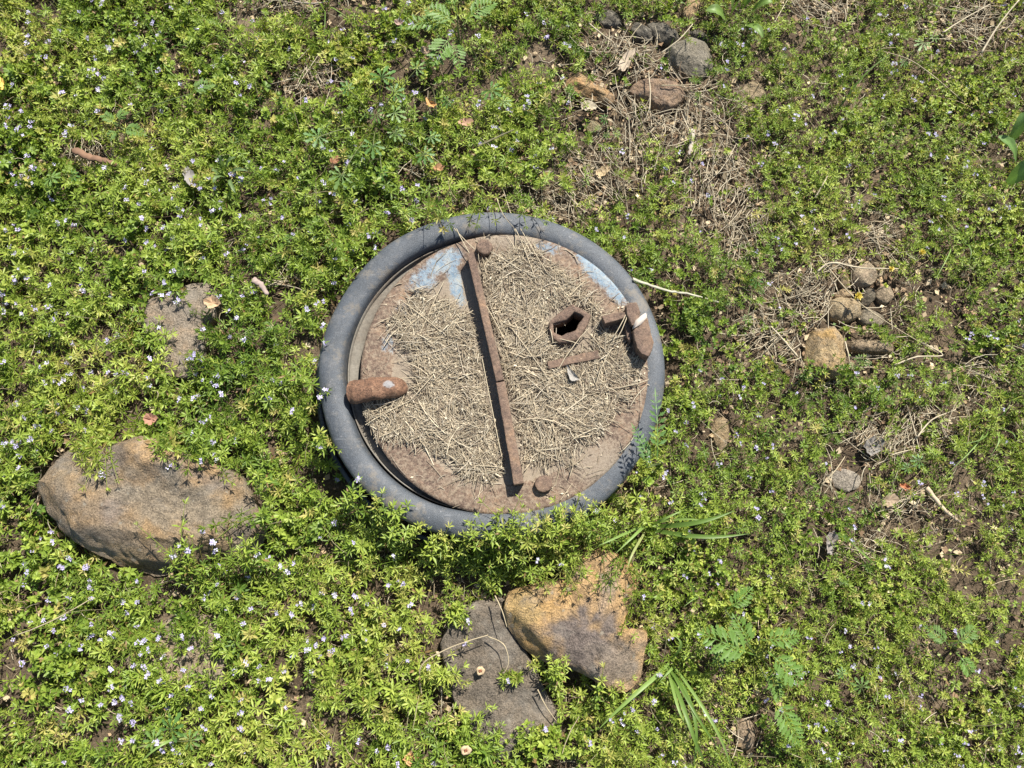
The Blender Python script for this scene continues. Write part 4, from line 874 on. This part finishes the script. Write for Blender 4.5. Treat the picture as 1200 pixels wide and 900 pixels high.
for lab, pts, r in (
    ('long straight dry stalk crossing the top of the pebble pile', [(958, 318, .045), (975, 308, .05), (1010, 314, .05), (1053, 315, .045)], .0016),
    ('thin dry stalk slanting down right from the pebble pile', [(960, 300, .04), (1000, 348, .045), (1040, 378, .04), (1100, 414, .03)], .0011),
    ('forked pale dry stalk right of and below the pebble pile', [(1048, 428, .035), (1075, 418, .04), (1105, 416, .04), (1078, 400, .04)], .0014),
    ('upright pale stalk lying across the flat red stone', [(761, 130, .035), (762, 108, .04), (760, 84, .04)], .0014),
    ('pale stalk lying level above the flat red stone', [(775, 100, .032), (795, 100, .034), (817, 99, .03)], .0012),
    ('short pale stalk standing up right of the flat red stone', [(805, 143, .02), (806, 130, .03), (808, 116, .035)], .0013),
    ('long dry stalk running to the right edge at the top right', [(1150, 62, .05), (1170, 30, .06), (1194, 0, .07)], .0018),
    ('curved dry stalk below the top right corner tangle', [(1130, 120, .03), (1075, 75, .05), (1035, 60, .05)], .0011),
    ('dry stalk crossing the tangle at top right', [(1105, 38, .05), (1130, 22, .05), (1160, 5, .05)], .0014),
    ('thin stalk left of the dark stones at the top', [(690, 27, .03), (708, 42, .03), (720, 50, .02)], .0014),
    ('bent dry stalk between the dark stones at the top', [(728, 62, .03), (742, 40, .045), (752, 28, .05)], .0012),
    ('thin pale stalk right of the dark top stones reaching down left', [(775, 62, .05), (795, 47, .06), (812, 28, .06)], .0013),
    ('bent dry stem lying over the left of the grey slab', [(494, 815, .02), (494, 780, .045), (530, 758, .05), (572, 744, .05)], .0012),
    ('curled dry stem looping over the grey slab', [(572, 746, .04), (590, 755, .05), (596, 775, .05), (590, 790, .045)], .0010),
    ('long thin stem on the right of the grey slab', [(630, 808, .04), (640, 828, .04), (652, 845, .035)], .0010),
    ('thin dry stem leaning on the left of the orange brown stone', [(580, 698, .05), (588, 715, .06), (594, 735, .06)], .0010),
    ('pale dry stem at the bottom left corner', [(18, 745, .03), (60, 728, .05), (110, 700, .05)], .0011),
    ('two tone dry stem under the pebble pile pointing down left', [(935, 418, .02), (915, 395, .03), (903, 382, .03)], .0018),
    ('dry stem right of the short straw tuft near the ochre block', [(990, 400, .03), (994, 415, .03), (997, 432, .02)], .0015),
    ('short pale stem right of the flat grey stone', [(963, 568, .05), (980, 550, .055), (990, 535, .05)], .0012),
    ('dry stem crossing bare soil above the lower right', [(1075, 512, .03), (1092, 492, .03), (1120, 480, .03)], .0014),
    ('fine stem arching over the top edge of the black rim', [(582, 232, .10), (590, 252, .118), (603, 268, .10)], .0007),
    ('dry stem in the bare patch in the top right half', [(955, 232, .03), (965, 215, .04), (970, 205, .04)], .0014)):
    stalk('dry_stalk', lab, 'dry stalk', pts, r, STR if r < .0013 else PALE, group=GD)
stalk('stick', 'brown stick with pale bark lying in the weeds at lower right', 'stick', [(1086, 572, .03), (1100, 590, .03), (1112, 602, .026), (1125, 612, .02)], .0042, (.42, .33, .22), M_BARK)
stalk('bark_piece', 'reddish brown split bark piece in the weeds at upper left', 'bark', [(88, 176, .04), (104, 184, .045), (122, 188, .045), (136, 194, .04)], .0075, (.17, .10, .062), M_BARK, flat=.5, sides=7)
stalk('bark_piece', 'small pink grey bark chip just left of the black rim', 'bark', [(297, 328, .045), (305, 333, .05), (313, 346, .05)], .006, (.27, .21, .18), M_BARK, flat=.5, sides=7)
stalk('wood_chip', 'flat grey wood chip standing in the straw below the red stone', 'wood chip', [(812, 152, .02), (810, 168, .028), (808, 182, .03)], .005, (.33, .28, .23), M_BARK, flat=.35, sides=6)
stalk('twig', 'dark twig in the bare hollow at the top left', 'twig', [(345, 2, .02), (365, 4, .03), (385, 2, .03)], .0018, (.32, .27, .22), M_BARK)
stalk('twig', 'thin green brown twig lying in the weeds above the black rim', 'twig', [(560, 172, .05), (580, 162, .05), (602, 152, .05)], .0022, (.14, .13, .07), M_BARK)

def leafblade(outline, z, curl, parent, name, colr, mat, n=None):
    """flat leaf from a pixel outline (ordered around), gently cupped, with a midrib vertex row"""
    O = np.array([at(p[0], p[1], z) for p in outline]); L = smooth_loop(O, 24); c = L.mean(0); L = c+(L-c)*RNG.uniform(.78, 1.12, (24, 1)); V = [c+(0, 0, -curl)]
    for s in (.5, 1.0):
        for p in L: V.append(c+(p-c)*s+(0, 0, curl*(s*s-1)+random.uniform(-.55, .55)*curl))
    F = [(0, 1+q, 1+(q+1) % 24) for q in range(24)]
    for q in range(24): a, b = 1+q, 1+(q+1) % 24; F += [(a, a+24, b+24), (a, b+24, b)]
    return mesh_np(name, np.array(V), F, mat, parent, col=np.array(colr)*RNG.uniform(.85, 1.1, (len(V), 1)), smooth=True), c
def single_leaf(label, outline, z, colr, curl=.004, cat='dead leaf', name='dead_leaf', mat=None):
    o, c = leafblade(outline, z, curl, None, name, colr, mat or M_DRY); origin_to(o, c); tag(o, label, cat); return o
single_leaf('pale curled leaf lying left of the olive pebble near the top', [(680, 122), (688, 117), (699, 122), (697, 128), (684, 128)], .03, (.36, .31, .22))
single_leaf('cream curled leaf between the dark stones and the red stone', [(724, 74), (732, 62), (743, 58), (742, 68), (735, 80), (726, 82)], .03, (.36, .29, .21))
single_leaf('small orange leaf in the weeds at top centre', [(499, 113), (504, 118), (512, 121), (509, 125), (501, 124)], .055, (.50, .27, .10))
single_leaf('orange brown leaf above the black rim', [(507, 196), (514, 191), (521, 194), (518, 199), (509, 199)], .045, (.36, .20, .10))
single_leaf('red brown leaf on the left of the upper weeds', [(386, 187), (393, 182), (400, 184), (397, 190), (389, 191)], .045, (.30, .15, .08))
single_leaf('pinkish dead leaf high in the weeds at top centre', [(461, 25), (468, 22), (473, 27), (467, 30)], .05, (.33, .23, .19))
single_leaf('tan dead leaf in the weeds at top centre right of the pink one', [(492, 56), (499, 54), (503, 61), (496, 63)], .05, (.40, .29, .19))
single_leaf('rusty crumpled leaf in the weeds above and left of the rim', [(537, 142), (545, 137), (555, 141), (552, 147), (541, 147)], .045, (.36, .22, .14))
single_leaf('yellow leaf at the left edge of the photo', [(0, 90), (5, 94), (4, 104), (-3, 102)], .05, (.62, .42, .10))
single_leaf('small red orange leaf near the stick at lower right', [(1055, 568), (1062, 566), (1068, 572), (1062, 575)], .035, (.38, .15, .07))
single_leaf('tan leaf lying beside the red orange leaf at lower right', [(1034, 584), (1046, 577), (1056, 584), (1046, 594), (1036, 592)], .03, (.28, .21, .14))
single_leaf('ochre leaf scrap in the bare soil left of the wood chip', [(698, 200), (710, 194), (716, 197), (708, 206), (700, 206)], .025, (.40, .30, .17))
single_leaf('white papery flake stuck in the straw under the short bar', [(664, 430), (669, 432), (679, 444), (676, 446), (669, 446)], RT+.012, (.30, .28, .25), .003)
single_leaf('grey torn leaf among weeds at upper left', [(214, 200), (222, 196), (228, 204), (222, 218), (216, 210)], .04, (.24, .22, .20))
single_leaf('crumpled grey leaf in the bare patch at right', [(1012, 520), (1024, 511), (1036, 516), (1034, 528), (1020, 534)], .025, (.19, .175, .155), .006)
single_leaf('grey leaf beneath the weeds at lower right centre', [(968, 632), (976, 622), (983, 632), (978, 646), (970, 648)], .03, (.24, .215, .19), .006)
# seed cases
for lab, x, y, z in (('tan seed case lying on the grey slab', 563, 786, .036), ('cream seed case with a red centre at the bottom edge', 546, 879, .05)):
    e = empty('seed_case', at(x, y, z), lab, 'seed case')
    def disc(r, h, c, nm, sx=1.0):
        V = []; 
        for (s, zz) in ((1, 0), (1.05, h*.5), (.8, h), (.45, h*.75), (.0001, h*.6)):
            for q in range(16): V.append((r*s*sx*math.cos(q*math.pi/8)*(1+.13*math.sin(q*1.9+r*900)), r*s*math.sin(q*math.pi/8)*.8*(1+.1*math.cos(q*2.3)), zz+.0012*math.sin(q*1.3)*s))
        return mesh_np(nm, V, grid_faces(5, 16), M_DRY, e, col=np.tile(c, (len(V), 1)), smooth=True)
    disc(.0078, .003, (.44, .33, .2), 'husk', .8 if '563' in str(x) else 1); k = disc(.0026, .002, (.22, .09, .05), 'seed'); k.location = (0, 0, .002)
single_leaf('brown star shaped dead leaf at the bottom left of the grey slab', [(471, 890), (478, 884), (482, 877), (485, 885), (492, 888), (484, 892), (480, 898)], .045, (.48, .26, .12))
single_leaf('rusty dried flower beside the flat stone at left', [(238, 352), (246, 346), (256, 350), (260, 356), (250, 362), (240, 358)], .06, (.44, .30, .18), .006, 'dried flower', 'dried_flower')
single_leaf('brown dried flower standing above the big boulder', [(168, 488), (175, 484), (184, 487), (181, 496), (171, 497)], .075, (.34, .18, .12), .006, 'dried flower', 'dried_flower')

# ---------------------------------------------------------------- grass blades
def blade_mesh(base, tip, w, lift, colr, parent, sag=0.0, side=(0, 0)):
    """strap blade base->tip (world), arched by lift, folded along its midrib"""
    k = 12; V = []; d = tip-base; s = np.cross(d, (0, 0, 1.0)); s /= np.linalg.norm(s)+1e-9
    for j in range(k):
        t = j/(k-1); p = base+d*t+np.array((side[0], side[1], 0))*math.sin(math.pi*t)+np.array((0, 0, lift*math.sin(math.pi*t**.8)))
        ww = w*(1-t**3)*(.55+.45*min(1, t*5)); V += [p-s*ww+(0, 0, ww*.4), p, p+s*ww+(0, 0, ww*.4)]
    F = []
    for j in range(k-1): a = j*3; F += [(a, a+1, a+4), (a, a+4, a+3), (a+1, a+2, a+5), (a+1, a+5, a+4)]
    V = np.array(V)-np.array(parent.location); return mesh_np('blade', V, F, M_LEAF, parent, col=np.array(colr)*RNG.uniform(.92, 1.08, (len(V), 1)), smooth=True)
def tuft(label, base_px, blades):
    b = at(base_px[0], base_px[1], .0); e = empty('grass_tuft', b, label, 'grass')
    for (tx, ty, tz, w, lift, c) in blades:
        blade_mesh(b+np.array((random.uniform(-.006, .006), random.uniform(-.006, .006), .01)), at(tx, ty, tz), w*.75, lift, c, e, side=(random.uniform(-.01, .01), random.uniform(-.01, .01)))
GB, GL, GY = (.12, .20, .035), (.20, .30, .07), (.30, .33, .12)
tuft('tuft of broad green grass blades at the right foot of the orange brown stone', (782, 778), ((700, 856, .05, .0042, .03, GL), (772, 800, .06, .003, .02, GL), (828, 898, .05, .0042, .05, GB), (812, 905, .05, .0036, .04, GB), (845, 880, .05, .003, .04, GB), (805, 850, .07, .003, .03, GL), (858, 905, .04, .003, .05, GL), (790, 745, .05, .003, .02, GL)))
tuft('spreading grass blades between the cover and the right hand weeds', (755, 618), ((862, 598, .07, .0050, .03, GB), (880, 625, .06, .0046, .03, GB), (800, 598, .07, .003, .03, GL), (720, 650, .09, .0032, .03, GL), (735, 668, .08, .0026, .03, GY), (830, 612, .06, .0024, .02, GL), (700, 640, .09, .0026, .03, GL)))
tuft('two long pale grass blades at the bottom left corner', (228, 856), ((160, 898, .05, .0024, .03, GL), (240, 850, .06, .002, .01, GL), (150, 880, .03, .0018, .03, GY)))
tuft('tuft of fine dark grass in the upper left weeds', (195, 75), ((172, 45, .08, .0014, .02, GB), (200, 40, .09, .0016, .02, GB), (220, 55, .08, .0016, .02, GB), (185, 95, .05, .0016, .02, GB), (213, 95, .05, .0014, .02, GL), (163, 20, .08, .0014, .02, GB), (180, 60, .07, .0014, .02, GB)))
tuft('single long dark grass blade lying in the weeds at upper right', (975, 140), ((1045, 62, .08, .0022, .02, GB),))
tuft('thin grass blades near the right edge below the middle', (1150, 500), ((1185, 470, .07, .0016, .02, GL), (1160, 535, .05, .0016, .02, GL), (1125, 520, .06, .0016, .02, GB), (1190, 515, .06, .0016, .02, GB), (1140, 470, .07, .0014, .02, GL), (1110, 555, .05, .0014, .02, GL)))
tuft('short pale grass blade right of the flat grey stone', (1018, 655), ((995, 632, .06, .0024, .01, GL),))
tuft('thin grass blades by the right edge above the middle', (1110, 290), ((1095, 330, .06, .0013, .02, GL), (1125, 262, .07, .0013, .02, GL), (1100, 250, .07, .0011, .02, GY), (1135, 310, .05, .0013, .02, GB)))
tuft('small curled grass blade among the lower weeds right of the ochre stone', (812, 706), ((808, 683, .07, .0026, .01, GL), (800, 712, .05, .0016, .01, GL)))
tuft('fine grass seedlings at the top centre of the weeds', (385, 18), ((372, 2, .08, .0014, .02, GL), (396, -6, .09, .0014, .02, GL), (408, 20, .06, .0014, .02, GL), (380, 40, .05, .0014, .02, GB)))

# ---------------------------------------------------------------- cut-leaved weeds (divided leaves)
def divided_leaf(parent, base, dirv, L, W, pairs, colr, name='leaf', z_arch=.01, lobes=3, narrow=.115):
    """fern-like leaf: a rib with pairs of pinnae, each again cut into narrow lobes"""
    d = np.array((math.cos(dirv), math.sin(dirv), 0)); s = np.array((-d[1], d[0], 0)); V = []; F = []; off = np.array(parent.location)
    def lobe(p, q, w):
        i = len(V); m = p*.45+q*.55; t = q-p; sd = np.cross(t, (0, 0, 1)); sd /= np.linalg.norm(sd)+1e-9
        V.extend([p, m-sd*w+(0, 0, w*.3), q, m+sd*w+(0, 0, w*.3), m]); F.extend([(i, i+1, i+4), (i+1, i+2, i+4), (i+2, i+3, i+4), (i+3, i, i+4)])
    H = lambda t: z_arch*math.sin(math.pi*min(1, t*.9+.1))
    prev = base
    for j in range(1, 7):
        t = j/6; p = base+d*L*t+(0, 0, H(t)); lobe(prev, p+(p-prev)*.15, .0009+.0004*(1-t)); prev = p
    for j in range(pairs):
        t = .22+.74*j/(pairs-1) if pairs > 1 else .5; p = base+d*L*t+np.array((0, 0, H(t))); ln = W*math.sin(math.pi*(t*.72+.2))*random.uniform(.85, 1.1)
        for sg in (-1, 1):
            an = math.radians(random.uniform(46, 62)); u = d*math.cos(an)+s*sg*math.sin(an); u = u+np.array((0, 0, random.uniform(-.15, .25))); q = p+u*ln; lobe(p, q, ln*narrow)
            for m in range(lobes):
                tt = .35+.22*m; pp = p+u*ln*tt
                for s2 in (-1, 1):
                    a2 = s2*.75; c_, s_ = math.cos(a2), math.sin(a2); uu = np.array((u[0]*c_-u[1]*s_, u[0]*s_+u[1]*c_, u[2])); lobe(pp, pp+uu*ln*.36*(1.15-tt), ln*narrow*.6)
    lobe(base+d*L*.9+(0, 0, H(.9)), base+d*L*1.12+(0, 0, H(1)-.002), W*.07)
    V = np.array(V)-off; return mesh_np(name, V, F, M_LEAF, parent, col=np.array(colr)*RNG.uniform(.88, 1.12, (len(V), 1)))
def palmate_leaf(parent, c, R, rot, colr, nl=7):
    """geranium-like leaf: lobes fanned round the stalk, each with side teeth"""
    V = []; F = []; off = np.array(parent.location); tl = np.array((random.uniform(-.3, .3), random.uniform(-.3, .3)))
    for k in range(nl):
        a = rot+(k-(nl-1)/2)*math.radians(285/nl); L = R*(1-.28*abs(k-(nl-1)/2)/((nl-1)/2))*random.uniform(.9, 1.08)
        def pt(r, b): x, y = math.cos(a+b)*r, math.sin(a+b)*r; return c+np.array((x, y, x*tl[0]+y*tl[1]-.12*r*r/R))
        i = len(V); prof = [(0, 0), (.42*L, -.11), (.62*L, -.24), (.72*L, -.12), (.86*L, -.15), (1.0*L, 0), (.86*L, .15), (.72*L, .12), (.62*L, .24), (.42*L, .11)]
        V.append(pt(.5*L, 0)+(0, 0, -R*.03)); V += [pt(r, b) for r, b in prof]; F += [(i, i+1+q, i+1+(q+1) % 10) for q in range(10)]
    V = np.array(V)-off; return mesh_np('leaf', V, F, M_LEAF, parent, col=np.array(colr)*RNG.uniform(.88, 1.12, (len(V), 1)))
def stemlet(parent, a, b, r, colr):
    k = 6; t = np.linspace(0, 1, k)[:, None]; P = a+(b-a)*t; P[:, 2] += .012*np.sin(np.linspace(0, math.pi, k)); V, F = tubes(P[None], np.full((1, k), r), 4)
    return mesh_np('stem', V-np.array(parent.location), F, M_LEAF, parent, col=np.tile(colr, (len(V), 1)), smooth=True)
CG, CG2, CB = (.10, .20, .045), (.14, .235, .055), (.135, .24, .042)
def geranium(label, base, leaves, group=None):
    b = at(base[0], base[1], 0); e = empty('cranesbill', b, label, 'weed', group)
    for (x, y, z, R) in leaves:
        c = at(x, y, z); stemlet(e, b+(0, 0, .005), c-(0, 0, .002), .0009, (.17, .19, .07)); palmate_leaf(e, c, R*.00128*1.05, math.atan2(c[1]-b[1], c[0]-b[0]), CG if random.random() < .5 else CG2)
geranium('large soft green cut leaved weed at top centre left', (445, 150), ((447, 90, .085, 21), (462, 108, .075, 15), (408, 104, .07, 12), (488, 80, .08, 15), (462, 132, .07, 16), (441, 134, .065, 11), (463, 155, .06, 14), (437, 170, .06, 17), (373, 160, .07, 19), (497, 180, .06, 16), (505, 160, .06, 13), (400, 205, .06, 20), (447, 200, .05, 12)))
geranium('soft green cut leaved weed next to the fern like one at top centre', (560, 120), ((575, 105, .07, 18), (590, 118, .06, 12), (525, 118, .06, 10)))
geranium('single cut leaf weed near the left edge at the height of the bark piece', (70, 215), ((60, 208, .06, 14), (85, 205, .06, 10)))
geranium('small three leaved weed beside the olive pebble', (712, 152), ((709, 139, .035, 8), (722, 155, .03, 7), (711, 157, .03, 6), (702, 149, .03, 5)))
geranium('star leaved weed at lower right below the fern leaves', (1005, 820), ((1010, 805, .06, 12), (988, 790, .06, 8)))
geranium('soft leaved weed at the far right of the bare tangle at top', (1070, 60), ((1082, 50, .06, 14), (1095, 42, .06, 9), (1060, 72, .05, 8)))
geranium('pale cut leaved weed left of the pebble pile', (880, 325), ((887, 328, .04, 10), (876, 372, .04, 8), (892, 340, .03, 6)))
geranium('small lobed weed below the long narrow stone of the pile', (1010, 425), ((1008, 420, .035, 7), (1018, 424, .035, 6), (1000, 428, .03, 6)))
geranium('lobed weed on the bare patch near the stick', (1085, 545), ((1078, 540, .05, 11), (1064, 548, .05, 8)))
geranium('grey green cut leaved weed at the bottom left', (205, 865), ((200, 855, .05, 20), (180, 868, .05, 14), (222, 868, .05, 14)))
def fernweed(label, base, fronds):
    b = at(base[0], base[1], 0); e = empty('fern_leaved_weed', b, label, 'weed')
    for (x0, y0, x1, y1, z, Wp, c) in fronds:
        p = at(x0, y0, z); q = at(x1, y1, z); L = np.linalg.norm(q-p); stemlet(e, b+(0, 0, .004), p, .001, (.17, .22, .08))
        divided_leaf(e, p, math.atan2(q[1]-p[1], q[0]-p[0]), L, Wp*.00128, 8, c)
fernweed('bright fern leaved weed at lower right with two spreading fronds', (880, 765), ((885, 768, 822, 742, .075, 22, CB), (880, 760, 860, 722, .07, 16, CB), (868, 748, 838, 775, .07, 15, CB), (898, 762, 938, 800, .075, 18, CB), (890, 750, 935, 745, .07, 15, CB), (905, 815, 935, 870, .07, 18, CB), (900, 780, 912, 820, .06, 12, CB), (850, 715, 880, 690, .06, 14, CB)))
fernweed('fern leaved weed at the top centre with long pointed fronds', (540, 60), ((530, 45, 508, 75, .09, 20, CB), (535, 30, 500, 12, .09, 18, CB), (545, 25, 580, 5, .09, 18, CB), (528, 30, 470, 32, .08, 16, CB), (535, 15, 525, -15, .09, 16, CB), (530, 50, 540, 80, .08, 14, CB)))
fernweed('upright fern frond leaning on the lower right of the black rim', (775, 545), ((770, 540, 768, 462, .14, 13, CG), (762, 545, 742, 500, .13, 10, CG), (758, 548, 752, 515, .12, 9, CG)))
fernweed('pale ferny weed above the bark piece at upper left', (140, 150), ((138, 148, 122, 135, .06, 10, CG2), (140, 146, 150, 132, .06, 10, CG2), (145, 152, 170, 158, .06, 12, CG2), (140, 155, 130, 165, .05, 9, CG2), (225, 110, 250, 100, .06, 12, CG2)))
fernweed('ferny weed at the bottom right among the flowers', (1115, 760), ((1110, 755, 1085, 735, .06, 12, CG2), (1115, 755, 1140, 735, .06, 12, CG2), (1120, 765, 1135, 790, .06, 12, CB)))
def broadleaf(label, base, leaves, colr):
    b = at(base[0], base[1], 0); e = empty('broad_leaved_weed', b, label, 'weed')
    for (x0, y0, x1, y1, w_, z0_, z1_) in leaves:
        p, q = at(x0, y0, z0_), at(x1, y1, z1_); k = 10; V = []; d = q-p; s = np.cross(d, (0, 0, 1.)); s /= np.linalg.norm(s); ww = w_*.00128/2
        for j in range(k):
            t = j/(k-1); c = p+d*t+np.array((0, 0, .012*math.sin(math.pi*t))); h = ww*math.sin(math.pi*min(1, t*.88+.07))**.75+.0003
            rip = .0012*math.sin(j*2.3)
            V += [c-s*h+(0, 0, h*.35+rip), c-s*h*.5+(0, 0, h*.22-rip), c, c+s*h*.5+(0, 0, h*.22+rip), c+s*h+(0, 0, h*.35-rip)]
        F = grid_faces(k, 5, False); V = np.array(V)-b; C = np.tile(colr, (len(V), 1))*RNG.uniform(.9, 1.1, (len(V), 1)); C[2::5] = np.array(colr)*1.35
        mesh_np('leaf', V, F, M_LEAF, e, col=C, smooth=True)
broadleaf('weed with broad oval leaves at the top edge beside the pale stone', (866, 14), ((850, 24, 828, 12, 15, .03, .055), (858, 12, 854, -6, 12, .03, .06), (868, 10, 886, -8, 14, .03, .065), (872, 30, 894, 44, 11, .03, .05), (856, 18, 866, 2, 10, .03, .07), (880, 14, 905, 2, 12, .03, .06)), (.14, .22, .05))
broadleaf('large upright broad leaf at the right edge near the top', (1205, 190), ((1180, 172, 1198, 132, 22, .04, .10), (1180, 215, 1210, 192, 22, .04, .08), (1190, 190, 1170, 160, 14, .03, .07)), (.13, .22, .06))
broadleaf('grey green lance leaved plant in the left part of the upper weeds', (268, 205), ((266, 204, 258, 182, 5, .03, .07), (268, 206, 290, 200, 5, .03, .06), (266, 208, 250, 214, 5, .03, .06), (270, 210, 276, 226, 5, .03, .06), (264, 203, 276, 184, 5, .03, .07), (262, 208, 248, 200, 4, .03, .06)), (.13, .19, .07))
def yellow_head(label, x, y, z, r, c):
    e = at(x, y, z); V = []; F = []
    for q in range(26):
        a = random.uniform(0, 6.28); el = random.uniform(0, 1.3); L = r*.00128*random.uniform(.6, 1); d = np.array((math.cos(a)*math.cos(el), math.sin(a)*math.cos(el), math.sin(el))); s = np.array((-math.sin(a), math.cos(a), 0)); i = len(V)
        V += [e, e+d*L*.6-s*L*.3, e+d*L, e+d*L*.6+s*L*.3]; F += [(i, i+1, i+2), (i, i+2, i+3)]
    o = mesh_np('yellow_sprig', V, F, M_LEAF, col=np.tile(c, (len(V), 1))*RNG.uniform(.85, 1.1, (len(V), 1))); origin_to(o, e); tag(o, label, 'sprig')
YG = (.46, .50, .10); YL = (.62, .50, .10)
yellow_head('yellow green sprig by the lower right of the black rim', 760, 565, .07, 9, (.36, .48, .10))
yellow_head('yellow sprig in front of the cracked stone in the pebble pile', 1005, 347, .05, 7, YL)
yellow_head('small yellow sprig at the right end of the stalk above the pile', 1044, 315, .05, 5, YL)
yellow_head('tiny yellow sprig on the right of the pebble pile', 1037, 335, .05, 5, YG)
yellow_head('yellow sprig in the weeds right of and above the pebble pile', 1080, 296, .055, 6, YL)
yellow_head('pale yellow sprig above the bright fern leaved weed', 833, 706, .06, 8, YG)
yellow_head('very small yellow sprig left of the ochre block', 941, 380, .04, 4, YG)
